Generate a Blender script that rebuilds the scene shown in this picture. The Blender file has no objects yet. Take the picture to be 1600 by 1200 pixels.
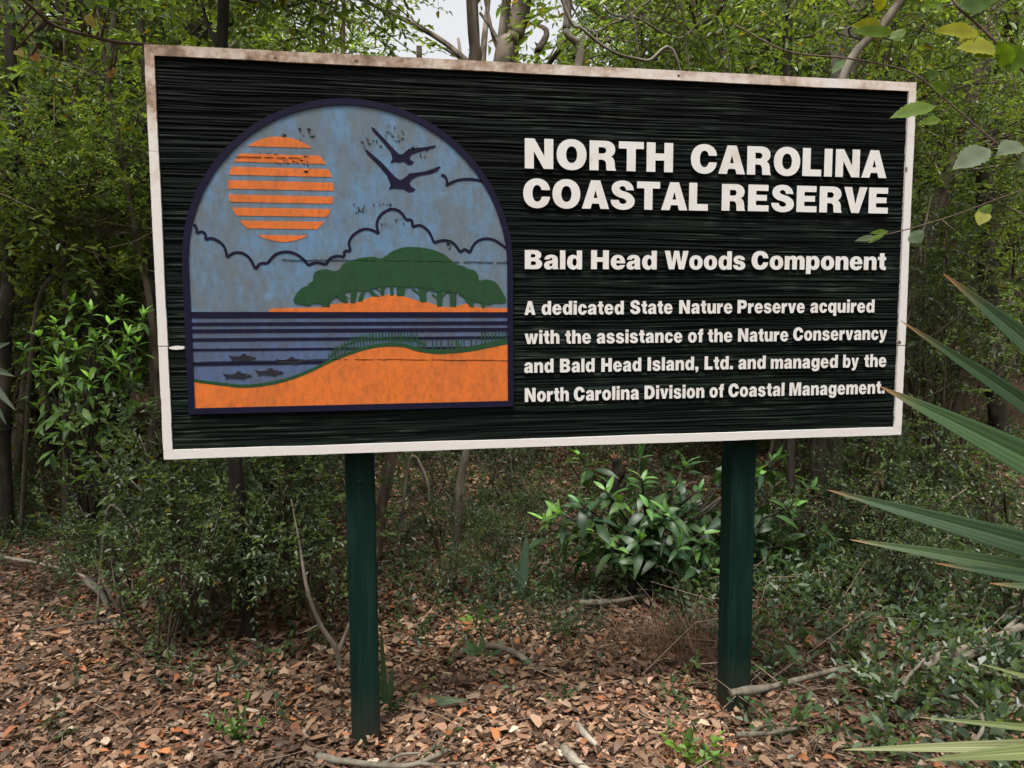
import bpy, math, random
import numpy as np
from mathutils import Vector, Matrix
from mathutils.geometry import tessellate_polygon

# ------------------------------------------------------------------ camera, sky, sun, exposure
scene = bpy.context.scene
COL = scene.collection
R3 = math.radians
CAM = np.array((-0.5614, -2.39039, 1.43319))
RIGHT = np.array((0.98638733, -0.16437758, -0.00447781))
UP = np.array((0.01975824, 0.09144251, 0.99561432))
FWD = np.array((0.16324721, 0.98214982, -0.09344555))
FPX = 1192.27
cam = bpy.data.cameras.new('camera')
cam.sensor_width = 36; cam.lens = FPX / 1600 * 36; cam.clip_start = 0.05; cam.clip_end = 400
camo = bpy.data.objects.new('camera', cam); COL.objects.link(camo)
camo.matrix_world = Matrix(((RIGHT[0], UP[0], -FWD[0], CAM[0]), (RIGHT[1], UP[1], -FWD[1], CAM[1]),
                            (RIGHT[2], UP[2], -FWD[2], CAM[2]), (0, 0, 0, 1)))
scene.camera = camo

SUN_EL, SUN_AZ = R3(72), R3(205)          # azimuth clockwise from +Y: the light comes from behind the camera, a little left
world = bpy.data.worlds.new('World'); scene.world = world; world.use_nodes = True
wt = world.node_tree; bg = wt.nodes['Background']
sky = wt.nodes.new('ShaderNodeTexSky'); sky.sky_type = 'NISHITA'; sky.sun_disc = False
sky.sun_elevation = SUN_EL; sky.sun_rotation = SUN_AZ
sky.air_density = 1.0; sky.dust_density = 6.0; sky.ozone_density = 0.6
hs = wt.nodes.new('ShaderNodeHueSaturation'); hs.inputs['Saturation'].default_value = 0.12
wt.links.new(sky.outputs[0], hs.inputs['Color']); wt.links.new(hs.outputs[0], bg.inputs['Color'])
bg.inputs['Strength'].default_value = 0.15
sun = bpy.data.lights.new('sun', 'SUN'); sun.energy = 1.9; sun.angle = R3(12); sun.color = (1, 0.95, 0.88)
suno = bpy.data.objects.new('sun', sun); COL.objects.link(suno)
sd = Vector((math.sin(SUN_AZ) * math.cos(SUN_EL), math.cos(SUN_AZ) * math.cos(SUN_EL), math.sin(SUN_EL)))
suno.rotation_euler = sd.to_track_quat('Z', 'Y').to_euler()
vs = scene.view_settings
vs.view_transform = 'Standard'; vs.look = 'None'; vs.gamma = 1; vs.use_curve_mapping = False
vs.exposure = 0.92
scene.cycles.max_bounces = 8; scene.cycles.transmission_bounces = 6; scene.cycles.transparent_max_bounces = 8
scene.cycles.use_denoising = True

# ------------------------------------------------------------------ helpers
rng = np.random.default_rng(7)
def nrm(v): return v / np.maximum(np.linalg.norm(v, axis=-1, keepdims=True), 1e-9)
def ray(px, py): return RIGHT * ((px - 800) / FPX) - UP * ((py - 600) / FPX) + FWD
def at(px, py, Y):                        # the point of the photo's pixel on the vertical plane y = Y
    d = ray(px, py); return CAM + d * ((Y - CAM[1]) / d[1])
def gp(px, py, z=0.0):                    # the point of the photo's pixel on the ground
    d = ray(px, py); return CAM + d * ((z - CAM[2]) / d[2])
def gh(x, y):                             # ground height
    x = np.asarray(x, float); y = np.asarray(y, float)
    return (0.018 * np.sin(1.7 * x + 0.6) * np.cos(1.3 * y + 0.2) + 0.012 * np.sin(4.1 * x + 2.0 * y)
            - 0.012 * x * np.exp(-(x * x + y * y) / 6) - 0.040 * np.exp(-((x - .64) ** 2 + (y - .05) ** 2) / .3) + 0.02 * np.maximum(y - 2, 0) * 0.6)
def vnoise(x, y, seed=0):                 # value noise, 0..1
    x = np.asarray(x, float); y = np.asarray(y, float)
    tab = np.random.default_rng(seed).random((256, 256))
    xi = np.floor(x).astype(int); yi = np.floor(y).astype(int); fx = x - xi; fy = y - yi
    fx = fx * fx * (3 - 2 * fx); fy = fy * fy * (3 - 2 * fy)
    a = tab[xi & 255, yi & 255]; b = tab[(xi + 1) & 255, yi & 255]
    c = tab[xi & 255, (yi + 1) & 255]; d = tab[(xi + 1) & 255, (yi + 1) & 255]
    return (a * (1 - fx) + b * fx) * (1 - fy) + (c * (1 - fx) + d * fx) * fy

class MB:                                 # collects quads (and triangles), builds one mesh
    def __init__(s): s.V = []; s.F = []; s.T = []; s.M = []; s.n = 0
    def add(s, V, F, tint=None, mat=0):
        V = np.asarray(V, np.float32).reshape(-1, 3); F = np.asarray(F, np.int64)
        if F.shape[1] == 3: F = np.concatenate([F, -np.ones((len(F), 1), np.int64)], 1)
        off = np.where(F >= 0, F + s.n, -1)
        s.V.append(V); s.F.append(off); s.M.append(np.full(len(F), mat, np.int32))
        t = np.ones((len(V), 3), np.float32) if tint is None else np.broadcast_to(np.asarray(tint, np.float32), (len(V), 3))
        s.T.append(t); s.n += len(V)
    def mesh(s, name, mats, smooth=True):
        V = np.concatenate(s.V); F = np.concatenate(s.F); T = np.concatenate(s.T); M = np.concatenate(s.M)
        cnt = np.where(F[:, 3] >= 0, 4, 3); loops = F[F >= 0]
        me = bpy.data.meshes.new(name)
        me.vertices.add(len(V)); me.vertices.foreach_set('co', V.ravel())
        me.loops.add(len(loops)); me.loops.foreach_set('vertex_index', loops.astype(np.int32))
        me.polygons.add(len(F)); me.polygons.foreach_set('loop_start', (np.cumsum(cnt) - cnt).astype(np.int32))
        me.polygons.foreach_set('loop_total', cnt.astype(np.int32))
        me.polygons.foreach_set('material_index', M)
        me.polygons.foreach_set('use_smooth', np.full(len(F), smooth))
        a = me.attributes.new('tint', 'FLOAT_COLOR', 'POINT')
        a.data.foreach_set('color', np.concatenate([T, np.ones((len(T), 1), np.float32)], 1).ravel())
        me.update(calc_edges=True); me.validate()
        for m in (mats if isinstance(mats, (list, tuple)) else [mats]): me.materials.append(m)
        return me
    def build(s, name, mats, parent=None, smooth=True):
        return link(name, s.mesh(name, mats, smooth), parent)
def link(name, me, parent=None):
    o = bpy.data.objects.new(name, me); COL.objects.link(o)
    if parent is not None: o.parent = parent
    return o
def tag(o, label, cat, group=None, kind=None):
    if label: o['label'] = label
    if cat: o['category'] = cat
    if group: o['group'] = group
    if kind: o['kind'] = kind
    return o
def thing(name, label, cat, loc=(0, 0, 0), group=None):
    o = bpy.data.objects.new(name, None); COL.objects.link(o); o.location = loc; o.empty_display_size = 0.1
    return tag(o, label, cat, group)
def copy_tree(o, parent=None):
    c = o.copy(); COL.objects.link(c)
    if parent is not None: c.parent = parent
    for ch in list(o.children): copy_tree(ch, c)
    return c

def box(mb, x0, x1, y0, y1, z0, z1, tint=None, mat=0):
    V = [(x0, y0, z0), (x1, y0, z0), (x1, y1, z0), (x0, y1, z0), (x0, y0, z1), (x1, y0, z1), (x1, y1, z1), (x0, y1, z1)]
    mb.add(V, [(0, 3, 2, 1), (4, 5, 6, 7), (0, 1, 5, 4), (1, 2, 6, 5), (2, 3, 7, 6), (3, 0, 4, 7)], tint, mat)
def spline(pts, n):                       # Catmull-Rom through points (any dimension)
    P = np.asarray(pts, float)
    if len(P) < 3: return P[0] + (P[-1] - P[0]) * np.linspace(0, 1, n)[:, None]
    Q = np.concatenate([[2 * P[0] - P[1]], P, [2 * P[-1] - P[-2]]])
    u = np.linspace(0, len(P) - 1 - 1e-6, n); i = u.astype(int); t = (u - i)[:, None]
    a, b, c, d = Q[i], Q[i + 1], Q[i + 2], Q[i + 3]
    return 0.5 * (2 * b + (c - a) * t + (2 * a - 5 * b + 4 * c - d) * t ** 2 + (3 * b - a - 3 * c + d) * t ** 3)
def tube(mb, pts, rad, sides=6, tint=None, mat=0, n=None, wob=0.0, seed=0):
    P = np.asarray(pts, float); r = np.asarray(rad, float) * np.ones(len(P)) if np.ndim(rad) == 0 else np.asarray(rad, float)
    if n:
        q = spline(np.concatenate([P, r[:, None]], 1), n); P, r = q[:, :3], np.maximum(q[:, 3], 1e-4)
    k = len(P); T = nrm(np.gradient(P, axis=0))
    ref = np.array((0.3, 1, 0.1)) if abs(T[0][2]) > 0.6 else np.array((0.1, 0.2, 1))
    A = nrm(np.cross(T, ref)); B = np.cross(T, A)
    an = np.arange(sides) * 2 * math.pi / sides
    rr = np.repeat(r[:, None], sides, 1)
    if wob:
        g = np.random.default_rng(seed)
        rr = rr * (1 + wob * 1.5 * np.maximum(0, vnoise(np.arange(k)[:, None] * .21 + seed * 3, np.zeros((1, sides)), seed + 5) - .72) * 4); rr = rr * (1 + wob * (vnoise(np.arange(k)[:, None] * 0.35 + seed, np.arange(sides)[None] * 1.0, seed) - 0.5) * 2)
    V = P[:, None] + (np.cos(an)[None, :, None] * A[:, None] + np.sin(an)[None, :, None] * B[:, None]) * rr[..., None]
    F = []
    for i in range(k - 1):
        for j in range(sides):
            j2 = (j + 1) % sides
            F.append((i * sides + j, i * sides + j2, (i + 1) * sides + j2, (i + 1) * sides + j))
    V = V.reshape(-1, 3); V = np.concatenate([V, P[:1], P[-1:]])
    for j in range(sides):
        j2 = (j + 1) % sides
        F.append((k * sides, j2, j, -1)); F.append((k * sides + 1, (k - 1) * sides + j, (k - 1) * sides + j2, -1))
    mb.add(V, F, tint, mat)
def twigs(mb, P0, P1, r, tint, mat=1):    # many thin three-sided twigs at once
    D = nrm(P1 - P0); A = nrm(np.cross(D, np.array((0.31, 0.22, 0.93)))); B = np.cross(D, A)
    n = len(P0); V = np.zeros((n, 6, 3)); r = np.asarray(r).reshape(-1, 1) * np.ones((n, 1))
    for j in range(3):
        o = math.cos(j * 2.0944) * A + math.sin(j * 2.0944) * B
        V[:, j] = P0 + o * r; V[:, 3 + j] = P1 + o * r * 0.5
    F = np.array([(0, 1, 4, 3), (1, 2, 5, 4), (2, 0, 3, 5)])
    F = (F[None] + (np.arange(n) * 6)[:, None, None]).reshape(-1, 4)
    mb.add(V.reshape(-1, 3), F, np.repeat(np.broadcast_to(tint, (n, 3)), 6, 0), mat)
def leaves(mb, P, D, N, L, W, tint, fold=0.25, droop=0.15, mat=0):   # many small leaves, two folded quads each
    n = len(P); D = nrm(D); S = nrm(np.cross(D, N)); N = np.cross(S, D)
    L = np.asarray(L).reshape(-1, 1) * np.ones((n, 1)); W = np.asarray(W).reshape(-1, 1) * np.ones((n, 1))
    V = np.empty((n, 6, 3))
    V[:, 0] = P
    V[:, 1] = P + D * L * 0.32 + S * W * 0.5 + N * W * fold
    V[:, 2] = P + D * L * 0.72 + S * W * 0.36 + N * (W * fold * 0.7 - L * droop * 0.5)
    V[:, 3] = P + D * L - N * L * droop
    V[:, 4] = P + D * L * 0.72 - S * W * 0.36 + N * (W * fold * 0.7 - L * droop * 0.5)
    V[:, 5] = P + D * L * 0.32 - S * W * 0.5 + N * W * fold
    F = np.array([(0, 1, 2, 3), (0, 3, 4, 5)])
    F = (F[None] + (np.arange(n) * 6)[:, None, None]).reshape(-1, 4)
    mb.add(V.reshape(-1, 3), F, np.repeat(np.broadcast_to(tint, (n, 3)), 6, 0), mat)
PROF = {'ellip': lambda t: np.sin(math.pi * np.clip(t, 0, 1) ** 0.8) ** 0.95, 'oval': lambda t: np.sin(math.pi * np.clip(t, 0, 1) ** 0.85) ** 0.8,
        'lance': lambda t: np.sin(math.pi * np.clip(t, 0, 1) ** 0.62) ** 0.9,
        'blade': lambda t: np.minimum(1, 0.55 + 1.4 * t) * np.clip((1 - t) * 1.9, 0, 1) ** 0.8}
def bigleaf(mb, base, d, nrmv, L, W, tint, prof='lance', k=9, fold=0.2, droop=0.3, rib=1.35, mat=0, tipcol=None, wave=0.0, teeth=0.0, pleat=0):
    d = nrm(np.asarray(d, float)); s = nrm(np.cross(d, nrmv)); n = np.cross(s, d)
    t = np.linspace(0, 1, k); w = PROF[prof](t) * W * 0.5; w[0] = max(w[0], W * 0.03); w[-1] = W * 0.008
    if teeth: w = w * (1 + teeth * ((np.arange(k) % 2) - 0.5) * 2)
    mid = np.asarray(base) + d * (t * L)[:, None] * (1 - 0.25 * droop * t[:, None]) - n * (droop * L * t ** 2)[:, None]
    off = n * (w * fold)[:, None]
    wv = n * (wave * W * np.sin(t * 14 + base[0] * 50))[:, None]
    if pleat:
        nc = 2 * pleat + 1; u = np.linspace(-1, 1, nc)
        V = mid[:, None] + s * (w[:, None] * u)[..., None] + n * (w[:, None] * (np.abs(u) * fold + 0.10 * (np.arange(nc) % 2)))[..., None]
        F = [(i * nc + j, i * nc + j + 1, (i + 1) * nc + j + 1, (i + 1) * nc + j) for i in range(k - 1) for j in range(nc - 1)]
        T = np.asarray(tint, float)[None, None] * (0.72 + 0.5 * (np.arange(nc) % 2))[None, :, None] * np.ones((k, 1, 1)); T[:, pleat] *= rib
        if tipcol is not None: f = np.clip((t - 0.945) / 0.04, 0, 1)[:, None, None]; T = T * (1 - f) + np.asarray(tipcol) * f
        mb.add(V.reshape(-1, 3), F, T.reshape(-1, 3), mat); return
    Lf = mid + s * w[:, None] + off + wv; Rt = mid - s * w[:, None] + off - wv
    V = np.stack([Lf, mid, Rt], 1).reshape(-1, 3)
    F = []
    for i in range(k - 1):
        a = i * 3; F += [(a, a + 1, a + 4, a + 3), (a + 1, a + 2, a + 5, a + 4)]
    T = np.tile(np.asarray(tint, float), (k, 3, 1)); T[:, 1] *= rib
    if tipcol is not None:
        f = np.clip((t - 0.945) / 0.04, 0, 1)[:, None, None]; T = T * (1 - f) + np.asarray(tipcol) * f
    mb.add(V, F, T.reshape(-1, 3), mat)

# ------------------------------------------------------------------ materials
def mat(name, rough=0.7, spec=0.5):
    m = bpy.data.materials.new(name); m.use_nodes = True
    nt = m.node_tree; b = nt.nodes['Principled BSDF']
    b.inputs['Roughness'].default_value = rough; b.inputs['Specular IOR Level'].default_value = spec
    return m, nt, b
def N(nt, t, **kw):
    n = nt.nodes.new(t)
    for k, v in kw.items():
        if k in n.inputs: n.inputs[k].default_value = v
        else: setattr(n, k, v)
    return n
def noise(nt, scale, detail=4, rough=0.6, vec=None, sx=None):
    n = N(nt, 'ShaderNodeTexNoise', Scale=scale, Detail=detail, Roughness=rough)
    tc = nt.nodes.new('ShaderNodeTexCoord'); src = tc.outputs['Object']
    if sx:
        mp = nt.nodes.new('ShaderNodeMapping'); mp.inputs['Scale'].default_value = sx
        nt.links.new(src, mp.inputs['Vector']); src = mp.outputs[0]
    nt.links.new(src, n.inputs['Vector']); return n.outputs['Fac']
def ramp(nt, fac, stops):
    r = nt.nodes.new('ShaderNodeValToRGB'); e = r.color_ramp.elements
    while len(e) < len(stops): e.new(0.5)
    for el, (p, c) in zip(e, stops): el.position = p; el.color = (*c, 1) if len(c) == 3 else c
    nt.links.new(fac, r.inputs[0]); return r.outputs[0]
def mixc(nt, fac, a, b, mode='MIX'):
    m = nt.nodes.new('ShaderNodeMix'); m.data_type = 'RGBA'; m.blend_type = mode
    for sock, v in ((m.inputs[0], fac), (m.inputs[6], a), (m.inputs[7], b)):
        if hasattr(v, 'links'): nt.links.new(v, sock)
        else: sock.default_value = (*v, 1) if isinstance(v, tuple) and len(v) == 3 else v
    return m.outputs[2]
def bump(nt, b, h, s=0.3, d=0.01):
    bp = N(nt, 'ShaderNodeBump', Strength=s, Distance=d); nt.links.new(h, bp.inputs['Height']); nt.links.new(bp.outputs[0], b.inputs['Normal'])
def attr(nt, name='tint'):
    a = nt.nodes.new('ShaderNodeAttribute'); a.attribute_name = name; return a.outputs['Color']
def leaf_mat(name, rough=0.42, trans=0.32, spec=0.5, vary=0.25):
    m, nt, b = mat(name, rough, spec)
    c = attr(nt)
    oi = nt.nodes.new('ShaderNodeObjectInfo')
    mr = N(nt, 'ShaderNodeMapRange'); mr.inputs['To Min'].default_value = 1 - vary; mr.inputs['To Max'].default_value = 1 + vary
    nt.links.new(oi.outputs['Random'], mr.inputs['Value'])
    hsv = N(nt, 'ShaderNodeHueSaturation'); nt.links.new(mr.outputs[0], hsv.inputs['Value']); nt.links.new(c, hsv.inputs['Color'])
    nt.links.new(hsv.outputs[0], b.inputs['Base Color'])
    tr = nt.nodes.new('ShaderNodeBsdfTranslucent')
    tc = mixc(nt, 1.0, hsv.outputs[0], (1.95, 1.9, 0.65, 1), 'MULTIPLY'); nt.links.new(tc, tr.inputs['Color'])
    mx = nt.nodes.new('ShaderNodeMixShader'); mx.inputs[0].default_value = trans
    nt.links.new(b.outputs[0], mx.inputs[1]); nt.links.new(tr.outputs[0], mx.inputs[2])
    nt.links.new(mx.outputs[0], nt.nodes['Material Output'].inputs['Surface'])
    return m
M = {}
M['leaf'] = leaf_mat('leaf_small', 0.38, 0.42)
M['gloss_leaf'] = leaf_mat('leaf_glossy', 0.40, 0.28, 0.4, 0.0)
M['frond'] = leaf_mat('palm_frond', 0.45, 0.15, 0.35, 0.0)
M['vine_leaf'] = leaf_mat('vine_leaf', 0.55, 0.45, 0.25, 0.0)
M['dry_leaf'] = leaf_mat('dry_leaf', 0.6, 0.12, 0.35, 0.0)
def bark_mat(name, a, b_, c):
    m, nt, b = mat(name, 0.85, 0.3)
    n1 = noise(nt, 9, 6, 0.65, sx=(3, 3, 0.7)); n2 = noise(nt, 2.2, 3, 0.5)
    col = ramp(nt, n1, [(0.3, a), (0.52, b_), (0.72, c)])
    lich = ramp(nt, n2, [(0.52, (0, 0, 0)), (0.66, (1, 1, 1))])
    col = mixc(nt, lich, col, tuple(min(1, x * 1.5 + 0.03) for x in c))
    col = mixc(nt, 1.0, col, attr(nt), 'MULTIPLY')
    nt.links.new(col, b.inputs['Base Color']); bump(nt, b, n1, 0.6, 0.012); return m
M['bark'] = bark_mat('bark_brown', (0.030, 0.022, 0.016), (0.085, 0.062, 0.045), (0.17, 0.135, 0.10))
M['bark_pale'] = bark_mat('bark_pale', (0.12, 0.10, 0.075), (0.24, 0.205, 0.155), (0.36, 0.32, 0.25))
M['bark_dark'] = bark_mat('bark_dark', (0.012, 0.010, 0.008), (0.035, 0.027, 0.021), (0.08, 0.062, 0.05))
m, nt, b = mat('soil', 0.95, 0.2)
n1 = noise(nt, 14, 8, 0.7)
nt.links.new(ramp(nt, n1, [(0.3, (0.022, 0.013, 0.008)), (0.55, (0.075, 0.043, 0.027)), (0.75, (0.16, 0.095, 0.06))]), b.inputs['Base Color'])
bump(nt, b, n1, 0.8, 0.03); M['soil'] = m
# sign paints
m, nt, b = mat('white_paint', 0.55, 0.4)
n1 = noise(nt, 7, 6, 0.7); n2 = noise(nt, 55, 5, 0.7); geo = nt.nodes.new('ShaderNodeTexCoord')
sep = nt.nodes.new('ShaderNodeSeparateXYZ'); nt.links.new(geo.outputs['Object'], sep.inputs[0])
hi = N(nt, 'ShaderNodeMapRange'); nt.links.new(sep.outputs['Z'], hi.inputs['Value'])      # rain-washed dirt gathers on the upper rail
hi.inputs['From Min'].default_value = 1.7; hi.inputs['From Max'].default_value = 2.2; hi.inputs['To Min'].default_value = -0.30; hi.inputs['To Max'].default_value = 0.16
lf = N(nt, 'ShaderNodeMapRange'); nt.links.new(sep.outputs['X'], lf.inputs['Value'])
lf.inputs['From Min'].default_value = -1.25; lf.inputs['From Max'].default_value = 0.9; lf.inputs['To Min'].default_value = 0.10; lf.inputs['To Max'].default_value = -0.09
ad = N(nt, 'ShaderNodeMath', operation='ADD'); nt.links.new(n1, ad.inputs[0]); nt.links.new(hi.outputs[0], ad.inputs[1])
ad2 = N(nt, 'ShaderNodeMath', operation='ADD'); nt.links.new(ad.outputs[0], ad2.inputs[0]); nt.links.new(lf.outputs[0], ad2.inputs[1])
ad3 = N(nt, 'ShaderNodeMath', operation='MULTIPLY_ADD'); nt.links.new(n2, ad3.inputs[0]); ad3.inputs[1].default_value = 0.35; nt.links.new(ad2.outputs[0], ad3.inputs[2])
col = ramp(nt, ad3.outputs[0], [(0.58, (0.70, 0.665, 0.64)), (0.74, (0.62, 0.53, 0.46)), (0.9, (0.36, 0.25, 0.18)), (1.0, (0.16, 0.10, 0.065))])
n3 = noise(nt, 120, 3, 0.5); sp = ramp(nt, n3, [(0.68, (0, 0, 0)), (0.74, (0.6, 0.6, 0.6))])
col = mixc(nt, sp, col, (0.22, 0.16, 0.12)); nt.links.new(col, b.inputs['Base Color']); bump(nt, b, n2, 0.15, 0.002)
M['white'] = m
m, nt, b = mat('letter_paint', 0.5, 0.4)
n1 = noise(nt, 9, 4, 0.6); n2 = noise(nt, 60, 5, 0.7)
col = ramp(nt, n1, [(0.55, (0.72, 0.70, 0.675)), (0.66, (0.68, 0.63, 0.59)), (0.76, (0.60, 0.47, 0.38))])
col = mixc(nt, ramp(nt, n2, [(0.4, (0.0, 0, 0)), (0.7, (0.25, 0.25, 0.25))]), col, (0.62, 0.60, 0.57)); nt.links.new(col, b.inputs['Base Color']); M['letter'] = m
m, nt, b = mat('sandblasted_wood', 0.75, 0.09)
nt.links.new(attr(nt), b.inputs['Base Color']); n1 = noise(nt, 60, 5, 0.7, sx=(0.06, 1, 4)); bump(nt, b, n1, 0.5, 0.003); M['panel'] = m
def paint(name, c, dirt, amt=0.5, rough=0.5, streak=True, lo=0.42, hi=0.68, spec=0.3):
    m, nt, b = mat(name, rough, spec)
    n1 = noise(nt, 11, 8, 0.72, sx=(1.5, 1, 0.65) if streak else None); n2 = noise(nt, 70, 6, 0.75, sx=(1, 1, .55)); n3 = noise(nt, 16, 3, 0.5)
    f = ramp(nt, n1, [(lo, (0, 0, 0)), (hi, (amt, amt, amt))]); col = mixc(nt, f, c, dirt)
    f2 = ramp(nt, n2, [(0.45, (0, 0, 0)), (0.72, (0.6, 0.6, 0.6))]); col = mixc(nt, f2, col, tuple(x * 0.6 for x in dirt))
    f3 = ramp(nt, n3, [(0.66, (0, 0, 0)), (0.72, (0.3, 0.3, 0.3))]); col = mixc(nt, f3, col, tuple(min(1, x * 1.5) for x in c))
    nt.links.new(col, b.inputs['Base Color']); bump(nt, b, n2, 0.12, 0.002); return m
M['navy'] = paint('navy_paint', (0.010, 0.009, 0.030), (0.012, 0.011, 0.022), 0.4, 0.55, spec=0.12)
M['skyblue'] = paint('sky_blue_paint', (0.118, 0.230, 0.375), (0.125, 0.160, 0.190), 1.0, 0.55, True, 0.36, 0.56)
M['water'] = paint('water_blue_paint', (0.078, 0.130, 0.27), (0.080, 0.098, 0.145), 1.0, 0.55, True, 0.38, 0.6)
M['orange'] = paint('orange_paint', (0.68, 0.165, 0.030), (0.36, 0.11, 0.035), 0.6, 0.5, True, 0.45, 0.75)
M['treegreen'] = paint('green_paint', (0.019, 0.072, 0.028), (0.028, 0.055, 0.03), 0.6, 0.55, spec=0.15)
M['post'] = paint('post_green_paint', (0.0055, 0.021, 0.016), (0.009, 0.024, 0.019), 0.6, 0.5, True, spec=0.15)
m, nt, b = mat('post_green_paint', 0.55, 0.08)
n1 = noise(nt, 14, 6, 0.65, sx=(3, 3, 0.22)); n2 = noise(nt, 45, 5, 0.7, sx=(1, 1, 0.4)); n3 = noise(nt, 150, 2, 0.5)
col = ramp(nt, n1, [(0.3, (0.0035, 0.0135, 0.0105)), (0.5, (0.0052, 0.020, 0.0155)), (0.70, (0.0105, 0.031, 0.025))])
col = mixc(nt, ramp(nt, n2, [(0.58, (0, 0, 0)), (0.72, (.6, .6, .6))]), col, (0.012, 0.026, 0.022))
col = mixc(nt, ramp(nt, n3, [(0.74, (0, 0, 0)), (0.78, (.8, .8, .8))]), col, (0.07, 0.08, 0.07))
gt = nt.nodes.new('ShaderNodeTexCoord'); sz = nt.nodes.new('ShaderNodeSeparateXYZ'); nt.links.new(gt.outputs['Object'], sz.inputs[0])
mz = N(nt, 'ShaderNodeMapRange'); nt.links.new(sz.outputs['Z'], mz.inputs['Value']); mz.inputs['From Min'].default_value = .22; mz.inputs['From Max'].default_value = 0.0
mm = N(nt, 'ShaderNodeMath', operation='MULTIPLY'); nt.links.new(mz.outputs[0], mm.inputs[0]); nt.links.new(n2, mm.inputs[1])
col = mixc(nt, mm.outputs[0], col, (0.05, 0.036, 0.026)); nt.links.new(col, b.inputs['Base Color']); bump(nt, b, n1, 0.45, 0.004); M['post'] = m      # mud splashed on the foot
M['fish'] = paint('fish_paint', (0.016, 0.016, 0.026), (0.03, 0.03, 0.035), 0.5, 0.5)
m, nt, b = mat('crack_dark', 0.9, 0.1); b.inputs['Base Color'].default_value = (0.010, 0.008, 0.007, 1); M['crack'] = m
m, nt, b = mat('dark_side', 0.75, 0.1); b.inputs['Base Color'].default_value = (0.009, 0.011, 0.010, 1); M['edge'] = m  # near-black for the sides of the raised letters
m, nt, b = mat('bare_wood', 0.9, 0.2); n1 = noise(nt, 60, 4, 0.6)
nt.links.new(ramp(nt, n1, [(0.35, (0.03, 0.022, 0.018)), (0.65, (0.20, 0.14, 0.10))]), b.inputs['Base Color']); M['barewood'] = m

# ------------------------------------------------------------------ ground
def axis(lo, hi, fine_lo, fine_hi, fs, cs):
    a = np.arange(fine_lo, fine_hi, fs); l = np.arange(lo, fine_lo, cs); r = np.arange(fine_hi, hi + cs, cs); return np.concatenate([l, a, r])
gx = axis(-70, 70, -7, 7, 0.12, 2.5); gy = axis(-30, 90, -3, 10, 0.12, 2.5)
X, Y = np.meshgrid(gx, gy); Z = gh(X, np.minimum(Y, 20))
V = np.stack([X, Y, Z], -1).reshape(-1, 3); nx = len(gx)
F = [(j * nx + i, j * nx + i + 1, (j + 1) * nx + i + 1, (j + 1) * nx + i) for j in range(len(gy) - 1) for i in range(nx - 1)]
mb = MB(); mb.add(V, F); tag(mb.build('ground', M['soil']), None, None, kind='structure')

# ------------------------------------------------------------------ the sign
SW, SH, Z0 = 2.44, 1.1969, 1.0
def spx(px, py): p = at(px, py, 0.0); return (p[0], p[2] - Z0)      # photo pixel -> the sign's own plane (x, height above its bottom edge)
def poly(mb, contours, y_front, y_back, mat=0, tint=None, side=None):           # filled outline with holes, given thickness
    contours = [np.asarray(c, float) for c in contours]
    tris = tessellate_polygon([[Vector((p[0], p[1], 0)) for p in c] for c in contours])
    allp = np.concatenate(contours); n = len(allp)
    V = np.concatenate([np.stack([allp[:, 0], np.full(n, y_front), allp[:, 1]], 1), np.stack([allp[:, 0], np.full(n, y_back), allp[:, 1]], 1)])
    F = []
    for a, b_, c in tris:
        P, Q, S = allp[a], allp[b_], allp[c]
        cr = (Q[0] - P[0]) * (S[1] - P[1]) - (Q[1] - P[1]) * (S[0] - P[0])
        F.append((a, b_, c, -1) if cr > 0 else (a, c, b_, -1))
    mb.add(V[:n], F, tint, mat)
    o = 0; SF = []
    for ci, c in enumerate(contours):
        m_ = len(c); ar = 0.5 * np.sum(c[:, 0] * np.roll(c[:, 1], -1) - np.roll(c[:, 0], -1) * c[:, 1])
        flip = (ar > 0) != (ci == 0)
        for i in range(m_):
            i2 = (i + 1) % m_; q = (o + i, o + i2, n + o + i2, n + o + i)
            SF.append(q if flip else q[::-1])
        o += m_
    mb.add(V, SF, tint, mat if side is None else side)
def smooth(pts, n=None): return spline(pts, n or len(pts) * 5)
def stroke(pts, w):                       # outline of a painted line of width w
    P = np.asarray(pts, float); T = nrm(np.gradient(P, axis=0)); S = np.stack([-T[:, 1], T[:, 0]], 1) * w / 2
    return np.concatenate([P + S, (P - S)[::-1]])

sign = thing('sign', 'large wooden nature reserve sign with white frame, painted sunset emblem and raised white lettering', 'sign', (0, 0.05, 0))
def sp_obj(mb, name, mats, parent=None, smooth=False):
    o = mb.build(name, mats, parent or sign, smooth)
    o.matrix_parent_inverse = Matrix.Identity(4)
    return o
BO = Vector((0, -0.05, Z0))               # sign-plane origin in the sign's own space
# board with sandblasted grain
fr_l, fr_r, fr_b, fr_t = 0.033, 0.024, 0.026, 0.037
p_tl, p_br = spx(243, 86), spx(1398, 667); p_tr, p_bl = spx(1420, 143), spx(267, 704)
ix0 = (p_tl[0] + p_bl[0]) / 2; ix1 = (p_tr[0] + p_br[0]) / 2; iz0 = (p_bl[1] + p_br[1]) / 2; iz1 = (p_tl[1] + p_tr[1]) / 2
nxp, nzp = 260, 800
px_ = np.linspace(ix0 - 0.006, ix1 + 0.006, nxp); pz_ = np.linspace(iz0 - 0.006, iz1 + 0.006, nzp)
XX, ZZ = np.meshgrid(px_, pz_)
zw = ZZ + 0.010 * (vnoise(XX * 1.1, ZZ * 5, 3) - 0.5) + 0.004 * (vnoise(XX * 4, ZZ * 18, 4) - 0.5)
h = 0.25 * vnoise(XX * 0.9, zw * 75, 5) + 0.33 * vnoise(XX * 2.5 + 9, zw * 190, 6) + 0.42 * vnoise(XX * 5, zw * 330, 8)
hz = np.clip((h - 0.3) / 0.4, 0, 1)
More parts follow.
